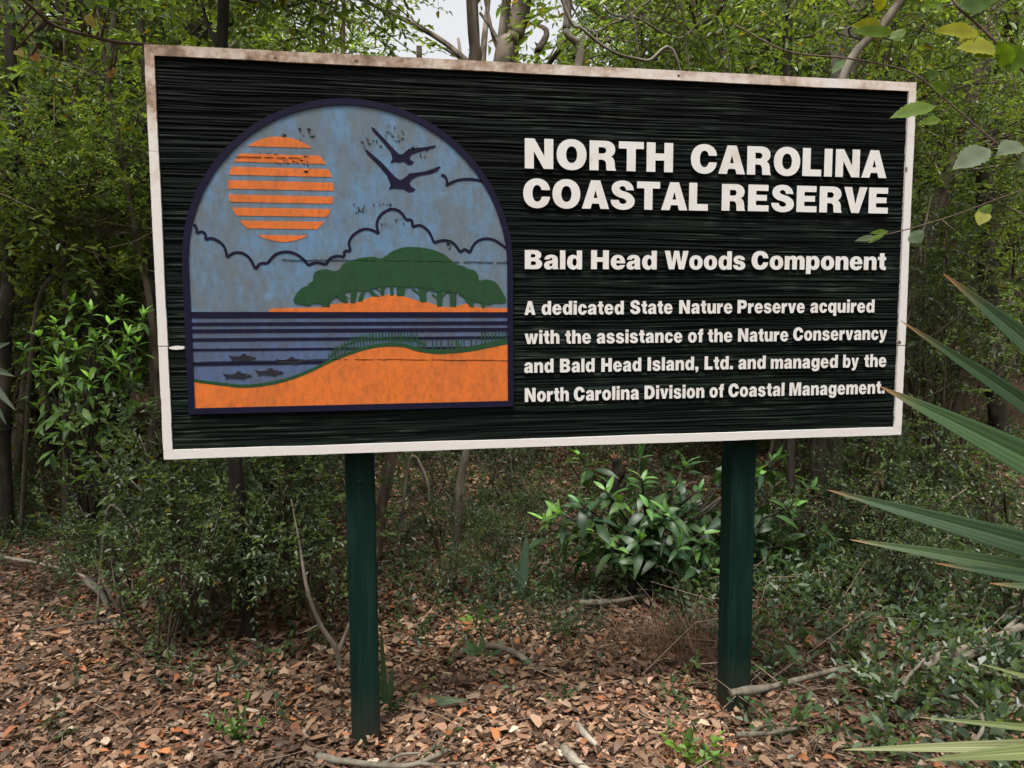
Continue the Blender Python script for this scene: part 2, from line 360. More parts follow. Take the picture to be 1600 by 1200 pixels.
wear = vnoise(XX * 2.2, ZZ * 4.5, 11) * 0.55 + vnoise(XX * 9, zw * 60, 12) * 0.45
low = np.clip(1.1 - ZZ / SH * 1.1, 0, 1)
lines = np.clip((vnoise(XX * 14, zw * 240, 13) - 0.62) * 4, 0, 1) * np.clip((wear - 0.42) * 3, 0, 1)
base = np.array((0.0036, 0.0046, 0.0043))[None, None] + low[..., None] * np.array((0.003, 0.0072, 0.0056))
tint = base * (0.45 + 0.7 * hz[..., None]) + (hz ** 2 * np.clip((wear - 0.35) * 2.2, 0, 1) * (0.25 + 0.75 * low))[..., None] * np.array((0.013, 0.016, 0.014)) + lines[..., None] * np.array((0.06, 0.062, 0.055)) * (0.35 + 0.65 * low[..., None])
PV = np.stack([XX, 0.0100 - 0.0040 * hz, ZZ], -1)
grain_h = PV[..., 1]
mb = MB(); ii = np.arange(nxp * nzp).reshape(nzp, nxp)
F = np.stack([ii[:-1, :-1], ii[:-1, 1:], ii[1:, 1:], ii[1:, :-1]], -1).reshape(-1, 4)
mb.add(PV.reshape(-1, 3) + np.array(BO), F, tint.reshape(-1, 3) * np.array((.68, .80, .74)))
box(mb, -SW / 2 + 0.002, SW / 2 - 0.002, -0.05 + 0.018, -0.001, Z0 + 0.002, Z0 + SH - 0.002, (0.008, 0.011, 0.010))
board = sp_obj(mb, 'board', M['panel'], smooth=True)
# white frame, four boards with sawn, slightly wavering edges; stiles are split at the seams between the planks
mb = MB()
def wav(n, a, seed): return ((vnoise(np.arange(n) * 0.3, np.zeros(n) + seed, seed) - 0.5) * 0.6 + (vnoise(np.arange(n) * 1.3, np.zeros(n) + seed, seed + 1) - 0.5) * 0.3) * a
def hrail(x0, x1, z0, z1, w0, w1, seed):
    n = 60; xs = np.linspace(x0, x1, n)
    top = np.stack([xs, z1 + (wav(n, 0.003, seed) if w1 else 0)], 1) if w1 else np.stack([xs, np.full(n, z1)], 1)
    bot = np.stack([xs, z0 + wav(n, 0.003, seed + 3)], 1) if w0 else np.stack([xs, np.full(n, z0)], 1)
    poly(mb, [np.concatenate([bot, top[::-1]]) + np.array((0, Z0))], -0.05, -0.003)
def vrail(x0, x1, z0, z1, seed):
    n = 30; zs = np.linspace(z0, z1, n)
    a = np.stack([x0 + wav(n, 0.002, seed), zs], 1); b_ = np.stack([x1 + wav(n, 0.0025, seed + 2), zs], 1)
    poly(mb, [np.concatenate([a, b_[::-1]]) + np.array((0, Z0))], -0.0503, -0.003)
hrail(-SW / 2, SW / 2, iz1, SH, 1, 1, 21); hrail(-SW / 2, SW / 2, 0, iz0, 1, 1, 27)
cl1 = spx(238, 236)[1]; cl2 = spx(248, 541)[1]; cr2 = spx(1408, 540)[1]
for z0, z1, sd_ in ((iz0, cl2 - 0.0012, 31), (cl2 + 0.0012, cl1 - 0.0006, 34), (cl1 + 0.0006, iz1, 37)): vrail(-SW / 2 - 0.0005, ix0, z0, z1, sd_)
for z0, z1, sd_ in ((iz0, cr2 - 0.0014, 41), (cr2 + 0.0014, iz1, 44)): vrail(ix1, SW / 2 + 0.0005, z0, z1, sd_)
frame = sp_obj(mb, 'frame', M['white'])
# a knot hole on each upright and a white oval chip of paint
mb = MB()
def blob(cx, cz, rx, rz, n=14, seed=0, rough=0.35):
    a = np.arange(n) * 2 * math.pi / n; g = np.random.default_rng(seed); r = 1 + rough * (g.random(n) - 0.5)
    return np.stack([cx + np.cos(a) * rx * r, cz + np.sin(a) * rz * r], 1)
for (px, py, rx, rz, s_) in ((1405, 535, .006, .007, 1), (1416, 265, .004, .009, 2), (557, 95, .006, .004, 4), (1060, 118, .004, .003, 5), (430, 90, .005, .002, 6)):
    c = spx(px, py); mb = MB(); poly(mb, [blob(c[0], c[1] + Z0, rx, rz, 14, s_)], -0.0512, -0.049); sp_obj(mb, 'knot', M['barewood'])
mb = MB(); c = spx(276, 543.5); poly(mb, [blob(c[0], c[1] + Z0, 0.0225, 0.0055, 20, 3, 0.12)], -0.049, -0.036)
sp_obj(mb, 'paint_chip', M['white'])

# emblem
e_bl, e_br = spx(295, 648), spx(803.5, 634.5); e_top = spx(542.5, 154)
ex0 = (e_bl[0] + spx(284.5, 400)[0]) / 2; ex1 = (e_br[0] + spx(800, 385)[0]) / 2
ez0 = (e_bl[1] + e_br[1]) / 2; ezt = e_top[1]; er = (ex1 - ex0) / 2; ecx = (ex0 + ex1) / 2
BW = 0.0185                                # border width
def arch(x0, x1, z0, zt, n=48, y=0):
    r = (x1 - x0) / 2; rz = r * ARCH_K; a = np.linspace(0, math.pi, n); c = (x0 + x1) / 2
    return np.concatenate([[(x0, z0), (x1, z0)], np.stack([c + r * np.cos(a), zt - rz + rz * np.sin(a)], 1)])
ARCH_K = 1.0
def up(c): return np.asarray(c, float) + np.array((0, Z0))
YE = -0.050                                # emblem face, level with the frame
mb = MB(); poly(mb, [up(arch(ex0, ex1, ez0, ezt)), up(arch(ex0 + BW, ex1 - BW, ez0 + BW, ezt - BW))], YE - 0.004, -0.030)
emblem = sp_obj(mb, 'emblem', M['navy'])
IN = arch(ex0 + BW - 0.001, ex1 - BW + 0.001, ez0 + BW - 0.001, ezt - BW + 0.001)
def em(name, contours_list, m, lift, parent=None):
    mb = MB()
    for c in contours_list:
        if isinstance(c, tuple): poly(mb, [up(k) for k in c], YE - lift, YE + 0.003)
        else: poly(mb, [up(c)], YE - lift, YE + 0.003)
    return mb.build(name, m, parent or emblem, False)
horizon = (spx(298, 490)[1] + spx(793, 491)[1]) / 2
xin0, xin1 = ex0 + BW - 0.001, ex1 - BW + 0.001
a_ = [p for p in IN if p[1] > horizon]
em('sky_panel', [np.concatenate([[(xin0, horizon), (xin1, horizon)], np.array(a_)])], M['skyblue'], 0.0)
em('water_panel', [np.array([(xin0, ez0 + BW), (xin1, ez0 + BW), (xin1, horizon - 0.0002), (xin0, horizon - 0.0002)])], M['water'], 0.0)
# sun: a striped disc
sc = spx(439.5, 296); sr_x = (spx(522.5, 297)[0] - spx(357, 295)[0]) / 2; sr_z = (spx(439, 214)[1] - spx(441, 378.5)[1]) / 2
bands = [(214, 230), (241.5, 254.5), (262.5, 275), (283.5, 296.5), (305.5, 317), (325.5, 338), (345.5, 357.5), (367.5, 378.5)]
cs = []
for y0, y1 in bands:
    zt_, zb_ = spx(440, y0)[1], spx(440, y1)[1]
    zz = np.linspace(zb_, zt_, 9); hw = sr_x * np.sqrt(np.clip(1 - ((zz - sc[1]) / sr_z) ** 2, 0.0004, 1))
    cs.append(np.concatenate([np.stack([sc[0] + hw, zz], 1), np.stack([sc[0] - hw, zz], 1)[::-1]]))
em('sun', cs, M['orange'], 0.0008)
def zoomed(pts, ox, oy, s): return np.array([spx(ox + x / s, oy + y / s) for x, y in pts])
b1 = [(120,110),(150,125),(220,195),(290,270),(350,335),(395,378),(430,372),(480,325),(530,318),(600,312),(680,300),(745,288),(740,308),(690,325),(620,340),(560,360),(515,375),(495,400),(495,425),(535,450),(515,470),(480,480),(460,462),(430,445),(390,455),(350,447),(315,460),(310,450),(325,425),(322,390),(305,345),(250,280),(190,210),(140,155)]
b2 = [(55,318),(90,340),(150,390),(220,450),(290,525),(350,590),(400,625),(440,605),(490,560),(560,552),(640,540),(720,515),(785,490),(790,500),(760,535),(700,562),(620,575),(560,590),(510,620),(490,655),(510,690),(550,712),(530,732),(490,742),(455,725),(430,708),(380,708),(330,705),(290,712),(310,680),(300,640),(270,575),(210,500),(140,430),(85,375)]
for bb in (b1, b2): em('bird', [zoomed(bb, 560, 180, 6.154)], M['navy'], 0.0012)
segs = [[(222,800),(232,818),(233,838)],[(233,838),(255,832),(270,845),(269,864)],[(269,864),(300,860),(335,880),(352,905),(360,938)],[(360,938),(390,920),(425,922),(455,945),(478,988)],[(478,988),(498,965),(527,964)],[(527,964),(560,928),(600,916),(640,922),(675,945),(698,972)],[(698,972),(732,961),(771,969)],[(771,969),(788,945),(815,934),(847,937)],[(847,937),(850,915),(874,911)],[(874,911),(868,875),(890,842),(930,821),(965,826),(991,840)],[(991,840),(983,800),(1000,762),(1042,738),(1080,748),(1105,782)],[(1105,782),(1128,785),(1133,812)],[(1133,812),(1165,806),(1200,832),(1222,878)],[(1222,878),(1260,868),(1300,878),(1331,917)],[(1331,917),(1350,906),(1371,919)],[(1371,919),(1392,880),(1430,861),(1470,866),(1500,884),(1526,904)]]
cw = 0.0082
cl = [stroke(smooth(zoomed(s_, 220, 50, 2.6667), 14), cw) for s_ in segs]
cl += [stroke(smooth(zoomed(s_, 560, 180, 6.154), 14), cw) for s_ in ([(796,577),(830,588),(852,635),(848,680)], [(845,678),(900,645),(970,622),(1060,615),(1150,625),(1225,650)])]
for part_ in (cl[:-2], cl[-2:]):
    mb = MB()
    for i, c in enumerate(part_): poly(mb, [up(c)], YE - 0.0010 - 0.0001 * (i % 3), YE + 0.003)
    mb.build('cloud_line', M['navy'], emblem, False)
# far dune, tree, water lines, near dune
dune1 = [(-93,520),(-85,505),(-60,498),(0,495),(280,490),(340,470),(420,460),(500,458),(560,440),(620,418),(680,408),(740,402),(790,403),(850,413),(900,430),(950,447),(1020,455),(1070,475),(1120,488),(1190,487),(1240,475),(1290,463),(1330,480),(1380,492),(1575,497),(1575,528),(-93,524)]
em('dune', [zoomed(dune1, 440, 370, 4.444)], M['orange'], 0.0009)
crown_o = [(80,440),(95,410),(115,380),(150,350),(180,340),(190,322),(218,305),(218,275),(238,242),(280,227),(320,227),(362,237),(400,228),(420,195),(450,175),(490,168),(530,150),(590,142),(640,138),(685,150),(720,135),(770,100),(830,78),(890,70),(960,74),(1030,85),(1090,105),(1140,130),(1180,165),(1210,190),(1260,203),(1300,225),(1340,235),(1365,265),(1370,303),(1410,297),(1460,303),(1500,330),(1525,370),(1555,425),(1555,450),(1530,460),(1480,458),(1440,470),(1420,466),(1400,455),(1340,450),(1290,425),(1240,395),(1190,385),(1130,382),(1060,380),(1000,360),(930,352),(860,350),(780,345),(700,345),(640,360),(580,378),(520,372),(460,382),(400,405),(350,435),(330,455),(270,464),(235,462),(205,470),(190,480),(130,468),(92,462)]
trk = [(282,333,487,270,345,440),(435,462,460,375,440,408),(480,512,460,478,525,380),(528,562,448,558,588,372),(635,680,415,605,622,380),(690,712,410,685,712,360),(755,778,408,752,774,350),(800,850,412,798,862,352),(965,1005,455,945,1002,356),(1080,1115,485,1075,1120,380),(1170,1212,487,1165,1215,385),(1310,1340,490,1245,1272,395),(1390,1412,494,1380,1420,440)]
tw = [((370,412),(445,450),9),((400,395),(440,440),7),((460,370),(495,410),6),((640,352),(700,395),8),((720,352),(690,380),8),((805,352),(840,380),7),((905,362),(970,415),14),((1040,355),(985,395),9),((1000,355),(975,390),7),((1045,398),(1095,450),14),((1150,385),(1110,420),10),((1235,402),(1330,465),13),((1290,440),(1400,455),7),((1365,450),(1400,480),7),((1450,450),(1400,475),9),((1130,365),(1185,420),9),((560,372),(540,420),8),((420,405),(470,430),5)]
mb = MB(); poly(mb, [up(smooth(zoomed(crown_o, 440, 370, 4.444), 260))], YE - 0.0018, YE + 0.003)
for i, (a, b_, yb, c, d, yt) in enumerate(trk):
    q = [(c, yt - 14), (c * 0.6 + a * 0.4, yt * 0.55 + yb * 0.45), (a, yb), (b_, yb), (b_ * 0.6 + d * 0.4, yt * 0.55 + yb * 0.45), (d, yt - 14)]
    poly(mb, [up(zoomed(q, 440, 370, 4.444))], YE - 0.0016 + 0.00003 * i, YE + 0.003)
for i, (p, q, w) in enumerate(tw): poly(mb, [up(stroke(zoomed([p, ((p[0] + q[0]) / 2 + 3, (p[1] + q[1]) / 2 - 4), q], 440, 370, 4.444), w / 4.444 * 0.00185))], YE - 0.0012 + 0.00001 * i, YE + 0.003)
mb.build('painted_tree', M['treegreen'], emblem, False)
mb = MB()
for (l0, l1, r0, r1) in ((487.3, 497, 487.7, 495.8), (504, 509, 501.9, 507.4), (514.6, 520.3, 512, 517.6), (528.7, 533.6, 525, 529.2), (545, 548.7, 541, 544)):
    poly(mb, [np.array([(xin0, Z0 + spx(298, l1)[1]), (xin1, Z0 + spx(793, r1)[1]), (xin1, Z0 + spx(793, r0)[1]), (xin0, Z0 + spx(298, l0)[1])])], YE - 0.0011, YE + 0.003)
poly(mb, [up([spx(299, 571.8), spx(520, 568), spx(520, 563.5), spx(299, 567)])], YE - 0.0011, YE + 0.003)
mb.build('water_line', M['navy'], emblem, False)
d2 = [(62,730),(180,745),(300,757),(420,745),(520,720),(620,680),(700,640),(790,605),(880,577),(960,567),(1040,570),(1100,588),(1180,600),(1260,598),(1340,590),(1420,575),(1526,555)]
d2z = zoomed(d2, 280, 350, 2.963); d2z[0][0] = xin0; d2z[-1][0] = xin1
top = smooth(d2z, 60)
em('foreground_dune', [np.concatenate([[(xin1, ez0 + BW - 0.001)], [(xin0, ez0 + BW - 0.001)], top])[::-1]], M['orange'], 0.0013)
thick = np.interp(np.linspace(0, 1, 60), [0, .3, .5, .75, .86, 1], [.0085, .010, .010, .012, .015, .018])
g2 = np.concatenate([top - np.array((0, 0.001)), (top + np.stack([np.zeros(60), thick], 1))[::-1]])
mb = MB(); poly(mb, [up(g2)], YE - 0.0017, YE + 0.003)
topx = lambda x: np.interp(x, top[:, 0], top[:, 1])
pk = [(x, np.interp(x, [690, 740, 800, 870, 950, 1000, 1100], [600, 560, 525, 508, 503, 503, 505])) for x in np.arange(692, 1104, 14.6)] + [(x, 538) for x in (1112, 1127, 1140)]
pk += [(x, 540) for x in (1172, 1190, 1212)] + [(x, 537) for x in (1245, 1262, 1282, 1292, 1305, 1318)] + [(1352, 530), (1373, 525)] + [(x, 503) for x in np.arange(1400, 1524, 16)]
for i, (x, y) in enumerate(pk):
    p = zoomed([(x, y)], 280, 350, 2.963)[0]; w = 0.0016 + 0.0005 * ((i * 7) % 3)
    poly(mb, [up([(p[0] - w, topx(p[0])), (p[0] + w, topx(p[0])), (p[0] + w * 1.1, p[1]), (p[0] - w * 0.9, p[1] + 0.002)])], YE - 0.0015, YE + 0.003)
poly(mb, [up(stroke(smooth(zoomed([(695,615),(760,565),(840,535),(930,528),(1000,535),(1100,540),(1140,560)], 280, 350, 2.963), 24), 0.0035))], YE - 0.00135, YE + 0.003)
mb.build('painted_fence', M['treegreen'], emblem, False)
fa = np.array([(415,460),(440,472),(490,475),(530,465),(545,447),(575,445),(585,462),(640,470),(680,487),(660,498),(620,503),(600,522),(580,512),(520,508),(470,503),(445,520),(440,495)], float)
for (ox, oy, s_) in ((415, 460, 1.0), (868, 492, 1.06), (358, 632, 1.06), (668, 600, 1.04)):
    q = (fa - fa[0]) * s_ + np.array((ox, oy)); mb = MB()
    poly(mb, [up(zoomed(q, 290, 480, 6.154))], YE - 0.0016, YE + 0.003)
    e = zoomed([q[0] + np.array((222, 22)) * s_], 290, 480, 6.154)[0]
    poly(mb, [up(blob(e[0], e[1], 0.0014, 0.0012, 8, 1, 0.1))], YE - 0.0021, YE - 0.001, 1)
    mb.build('fish', [M['fish'], M['skyblue']], emblem, False)
# plank seams and flaked paint on the emblem
mb = MB()
def crack(p, q, w, n=40, seed=0, gaps=0.25):
    P = np.array([spx(*p), spx(*q)]); t = np.linspace(0, 1, n); pts = P[0] + (P[1] - P[0]) * t[:, None]
    pts[:, 1] += (vnoise(t * 25, t * 0 + seed, seed) - 0.5) * 0.0025
    g = np.random.default_rng(seed)
    for i in range(n - 1):
        if g.random() > gaps * .35: poly(mb, [up(stroke(pts[i:i + 2], w * (0.35 + .5 * g.random())))], YE - 0.0023, YE - 0.0005)
crack((440, 405.5), (793, 409.5), 0.0014, 60, 2, 0.3); crack((300, 566), (520, 561), 0.0016, 40, 4, 0.3); crack((520, 561), (794, 563), 0.0016, 50, 5, 0.25); crack((330, 244), (470, 247), 0.0012, 30, 9, 0.5)
g = np.random.default_rng(15)
for (cx, cy, sx_, sy_, n_) in ((478, 210, 9, 8, 10), (440, 210, 6, 3, 4), (448, 252, 22, 4, 12), (481, 258, 4, 12, 8), (585, 222, 14, 9, 12), (620, 210, 13, 10, 16), (645, 232, 9, 5, 8), (560, 330, 6, 8, 7), (610, 345, 20, 6, 8), (705, 382, 5, 4, 4), (590, 320, 24, 5, 8), (660, 240, 8, 5, 5), (300, 400, 4, 20, 4), (425, 240, 14, 3, 5)):
    for k in range(n_):
        c = spx(cx + g.normal() * sx_ * 0.7, cy + g.normal() * sy_ * 0.7)
        poly(mb, [up(blob(c[0], c[1], 0.0012 + 0.005 * g.random() ** 3, 0.0007 + 0.003 * g.random() ** 3, 8, k + int(cx), 0.9))], YE - 0.0022, YE - 0.0005, 1 if g.random() < 0.35 else 0)
mb.build('flaked_paint', [M['crack'], M['barewood']], emblem, False)['kind'] = 'stuff'

# raised lettering: outlines drawn here, a 4-tuple is a rounded corner (corner x, corner y, end x, end y)
def oval(cx, cy, rx, ry): return [(cx, cy - ry), (cx - rx, cy - ry, cx - rx, cy), (cx - rx, cy + ry, cx, cy + ry), (cx + rx, cy + ry, cx + rx, cy), (cx + rx, cy - ry, cx, cy - ry)]
G = {
'A': (97, 1, [[(0,0),(32,100),(65,100),(97,0),(66,0),(61,18),(36,18),(31,0)], [(41.5,38),(48.5,66),(55.5,38)]]),
'B': (86, 6, [[(0,0),(0,100),(50,100),(82,100,82,74),(82,56,66,53),(86,48,86,28),(86,0,52,0)], [(30,61),(43,61),(53,61,53,70),(53,79,43,79),(30,79)], [(30,21),(45,21),(56,21,56,31),(56,41,45,41),(30,41)]]),
'C': (92, 4, [[(92,62),(62,62),(61,79,47,79),(31,79,31,50),(31,21,47,21),(61,21,63,39),(92,39),(90,-2,47,-2),(-1,-2,-1,50),(-1,102,47,102),(90,102,92,62)]]),
'D': (90, 5, [[(0,0),(0,100),(44,100),(90,100,90,50),(90,0,44,0)], [(30,23),(40,23),(59,23,59,50),(59,77,40,77),(30,77)]]),
'E': (78, 5, [[(0,0),(0,100),(76,100),(76,77),(30,77),(30,62),(71,62),(71,40),(30,40),(30,23),(78,23),(78,0)]]),
'H': (90, 6, [[(0,0),(0,100),(30,100),(30,63),(60,63),(60,100),(90,100),(90,0),(60,0),(60,39),(30,39),(30,0)]]),
'I': (30, 6, [[(0,0),(0,100),(30,100),(30,0)]]),
'L': (71, 4, [[(0,0),(0,100),(30,100),(30,24),(71,24),(71,0)]]),
'M': (110, 6, [[(0,0),(0,100),(39,100),(55,38),(71,100),(110,100),(110,0),(82,0),(82,72),(65,0),(45,0),(28,72),(28,0)]]),
'N': (92, 6, [[(0,0),(0,100),(31,100),(63,42),(63,100),(92,100),(92,0),(61,0),(29,58),(29,0)]]),
'O': (98, 4, [oval(49, 50, 49, 52), oval(49, 50, 18, 28)]),
'P': (84, 5, [[(0,0),(0,100),(48,100),(84,100,84,67),(84,33,48,33),(30,33),(30,0)], [(30,56),(43,56),(54,56,54,67),(54,77,43,77),(30,77)]]),
'R': (88, 5, [[(0,0),(0,100),(52,100),(85,100,85,71),(85,52,70,48),(84,44,84,22),(84,6,88,3),(88,0),(57,0),(55,4,55,20),(55,36,42,36),(30,36),(30,0)], [(30,57),(44,57),(55,57,55,67.5),(55,78,44,78),(30,78)]]),
'S': (87, 4, [[(0,33),(29,33),(30,19,44,19),(57,19,57,28),(57,36,36,41),(3,48,3,72),(3,102,43,102),(82,102,83,68),(55,68),(54,82,43,82),(32,82,32,74),(32,67,50,63),(87,55,87,29),(87,-2,44,-2),(0,-2,0,33)]]),
'T': (84, 3, [[(27,0),(27,76),(0,76),(0,100),(84,100),(84,76),(57,76),(57,0)]]),
'V': (92, 1, [[(31,0),(0,100),(31,100),(46,34),(61,100),(92,100),(61,0)]]),
'W': (134, 1, [[(24,0),(0,100),(30,100),(42,38),(53,100),(81,100),(92,38),(104,100),(134,100),(110,0),(80,0),(67,62),(54,0)]]),
'a': (72, 3, [[(72,0),(44,0),(43,3,43,8),(35,-2,22,-2),(0,-2,0,21),(0,41,24,44),(42,46,42,52),(42,59,35,59),(28,59,27,51),(2,51),(3,77,36,77),(69,77,69,52),(69,14),(69,5,72,3)], [(42,34),(39,31,34,30),(27,28,27,22),(27,15,33,15),(42,15,42,28)]]),
'b': (76, 4, [[(0,0),(0,100),(27,100),(27,68),(33,77,45,77),(76,77,76,38),(76,-2,45,-2),(33,-2,26,8),(26,0)], oval(38, 38, 11, 20)]),
'c': (70, 3, [[(70,47),(44,47),(43,58,36,58),(27,58,27,38),(27,17,36,17),(43,17,44,29),(70,29),(69,-2,36,-2),(0,-2,0,38),(0,77,36,77),(69,77,70,47)]]),
'e': (74, 3, [[(74,32),(27,32),(27,17,38,17),(45,17,47,23),(72,23),(68,-2,38,-2),(0,-2,0,38),(0,77,37,77),(74,77,74,32)], [(28,46),(47,46),(47,60,38,60),(29,60,28,46)]]),
'f': (47, 2, [[(11,0),(11,56),(0,56),(0,74),(11,74),(11,79),(11,101,33,101),(47,100),(47,81),(38,82,38,74),(47,74),(47,56),(38,56),(38,0)]]),
'g': (76, 4, [[(76,75),(50,75),(50,67),(45,77,32,77),(0,77,0,39),(0,2,32,2),(43,2,49,10),(49,4),(49,-7,38,-7),(31,-7,30,-1),(3,-1),(5,-24,38,-24),(76,-24,76,6)], oval(38, 39.5, 11, 18)]),
'h': (74, 4, [[(0,0),(0,100),(27,100),(27,67),(34,77,47,77),(74,77,74,48),(74,0),(47,0),(47,44),(47,57,38,57),(27,57,27,43),(27,0)]]),
'i': (27, 4, [[(0,0),(0,75),(27,75),(27,0)], None, [(0,82),(0,100),(27,100),(27,82)]]),
'l': (27, 4, [[(0,0),(0,100),(27,100),(27,0)]]),
'm': (112, 4, [[(0,0),(0,75),(26,75),(26,66),(32,77,46,77),(60,77,66,66),(73,77,87,77),(112,77,112,50),(112,0),(85,0),(85,45),(85,57,77,57),(69.5,57,69.5,44),(69.5,0),(42.5,0),(42.5,45),(42.5,57,35,57),(27,57,27,44),(27,0)]]),
'n': (74, 4, [[(0,0),(0,75),(26,75),(26,66),(33,77,47,77),(74,77,74,48),(74,0),(47,0),(47,44),(47,57,38,57),(27,57,27,43),(27,0)]]),
'o': (76, 3, [oval(38, 37.5, 38, 39.5), oval(38, 37.5, 11, 20)]),
'p': (76, 4, [[(0,-24),(0,75),(26,75),(26,67),(33,77,45,77),(76,77,76,38),(76,-2,45,-2),(34,-2,27,7),(27,-24)], oval(38, 38, 11, 20)]),
'r': (50, 3, [[(0,0),(0,75),(26,75),(26,63),(32,78,50,76),(50,51),(27,54,27,34),(27,0)]]),
's': (71, 3, [[(0,25),(26,25),(27,15,36,15),(45,15,45,22),(45,27,28,30),(2,34,2,54),(2,77,35,77),(66,77,68,53),(43,53),(42,61,35,61),(27,61,27,56),(27,51,42,48),(71,43,71,22),(71,-2,36,-2),(0,-2,0,25)]]),
't': (48, 2, [[(11,56),(0,56),(0,74),(11,74),(11,95),(38,95),(38,74),(48,74),(48,56),(38,56),(38,27),(38,20,44,20),(48,20),(48,0),(11,-5,11,22)]]),
'v': (75, 1, [[(24,0),(0,75),(28,75),(38,28),(48,75),(75,75),(51,0)]]),
'w': (110, 1, [[(22,0),(0,75),(27,75),(36,28),(43,75),(67,75),(74,28),(83,75),(110,75),(88,0),(63,0),(55,44),(47,0)]]),
'y': (76, 1, [[(0,75),(28,75),(39,28),(49,75),(76,75),(52,0),(44,-24,22,-24),(8,-23),(8,-4),(16,-4),(25,-4,24,3)]]),
'.': (27, 4, [[(0,0),(0,25),(27,25),(27,0)]]),
',': (27, 4, [[(0,0),(0,25),(27,25),(27,4),(27,-16,6,-18),(5,-9),(13,-8,13,0)]]),
}
def flat(c):
    out = [c[0]]
    for p in c[1:]:
        if len(p) == 2: out.append(p)
        else:
            P0 = np.array(out[-1], float); Cc = np.array(p[:2], float); P3 = np.array(p[2:], float)
            a, b_ = P0 + (Cc - P0) * 0.6, P3 + (Cc - P3) * 0.6
            for t in np.linspace(0, 1, 8)[1:]:
                out.append(tuple((1 - t) ** 3 * P0 + 3 * t * (1 - t) ** 2 * a + 3 * t * t * (1 - t) * b_ + t ** 3 * P3))
    if abs(out[0][0] - out[-1][0]) + abs(out[0][1] - out[-1][1]) < 1e-6: out.pop()
    return np.array(out, float)
GL = {k: (w, s, [None if c is None else flat(c) for c in cs]) for k, (w, s, cs) in G.items()}
w_, s_, c_ = GL['n']; GL['u'] = (w_, s_, [np.array((74, 75)) - c_[0]])
for a, b_ in (('d', 'b'), ('q', 'p')): w_, s_, c_ = GL[b_]; GL[a] = (w_, s_, [np.stack([w_ - c[:, 0], c[:, 1]], 1) for c in c_])
def word(mb, txt, px0, px1, yb, yt, gap=0.0):
    z0 = spx((px0 + px1) / 2, yb)[1]; z1 = spx((px0 + px1) / 2, yt)[1]
    x0 = spx(px0, yb)[0]; x1 = spx(px1, yb)[0]
    pen = 0; pos = []
    for i, ch in enumerate(txt):
        w, s, c = GL[ch]
        if i: pen += GL[txt[i - 1]][1] + s + gap
        pos.append(pen); pen += w
    kx = (x1 - x0) / pen; kz = (z1 - z0) / 100
    for ch, p in zip(txt, pos):
        w, s, cs = GL[ch]; group = []
        def flush():
            if group: poly(mb, [np.stack([x0 + (c[:, 0] + p) * kx, Z0 + z0 + c[:, 1] * kz], 1) for c in group], -0.0505, -0.036, side=1)
        for c in cs:
            if c is None: flush(); group = []
            else: group.append(c)
        flush()
lines_txt = [
 [('NORTH', 820, 1051.3, 264.8, 267.6, 46.5), ('CAROLINA', 1079.4, 1384.9, 269.5, 279.2, 44)],
 [('COASTAL', 818, 1105.9, 325.6, 328.0, 44.2), ('RESERVE', 1127.2, 1387, 329.2, 333.6, 41)],
 [('Bald', 820, 909.4, 420.5, 420.7, 29.6), ('Head', 923.4, 1026, 420.7, 420.9, 29.4), ('Woods', 1038.2, 1164.3, 421, 421.2, 28.8), ('Component', 1174.1, 1383.7, 421.2, 421.6, 28)],
 [('A', 819.4, 836.6, 492, 492, 21.5), ('dedicated', 846.2, 974.6, 491.8, 491, 21.3), ('State', 984.4, 1050.6, 490.6, 490.2, 21), ('Nature', 1060.9, 1144.1, 490.1, 489.6, 20.9), ('Preserve', 1152.1, 1257.1, 489.5, 489, 20.6), ('acquired', 1265.9, 1365.9, 488.8, 488.2, 20.4)],
 [('with', 819.8, 874.1, 537.5, 537, 21.5), ('the', 883.1, 923.3, 537, 536.6, 21.2), ('assistance', 932.3, 1066, 536.4, 535.2, 21), ('of', 1074.8, 1098.4, 535, 534.9, 21), ('the', 1105.6, 1144, 534.6, 534.3, 20.8), ('Nature', 1152.9, 1231.3, 534, 533, 20.6), ('Conservancy', 1239.1, 1385.4, 532.4, 530.6, 20.3)],
 [('and', 819, 864.9, 582.5, 582.1, 21.5), ('Bald', 875, 929, 581.8, 581.2, 21.3), ('Head', 939.4, 1001.8, 580.8, 580, 21.2), ('Island,', 1011.6, 1090.9, 579.4, 578, 21), ('Ltd.', 1100.6, 1145, 577.6, 577, 20.8), ('and', 1153.4, 1196, 576.7, 576.2, 20.6), ('managed', 1204, 1308.7, 576, 574.8, 20.4), ('by', 1316.9, 1341.3, 574.4, 574, 20.2), ('the', 1349.8, 1384.5, 573.7, 573.1, 20)],
 [('North', 820, 888.8, 628, 626.6, 21.6), ('Carolina', 896.6, 998.1, 626.2, 624.1, 21.3), ('Division', 1006.9, 1100.3, 623.6, 621.6, 21), ('of', 1108.4, 1130.6, 621.2, 620.6, 20.8), ('Coastal', 1138.1, 1225.3, 620.4, 618.4, 20.6), ('Management.', 1233.1, 1381.8, 618.2, 615, 20.2)]]
for ln in lines_txt:
    for (t, a, b_, y0, y1, h_) in ln:
        mb = MB(); yb = (y0 + y1) / 2; word(mb, t, a, b_, yb, yb - h_, 3.0 if h_ < 23 else .8); sp_obj(mb, 'lettering', [M['letter'], M['edge']])
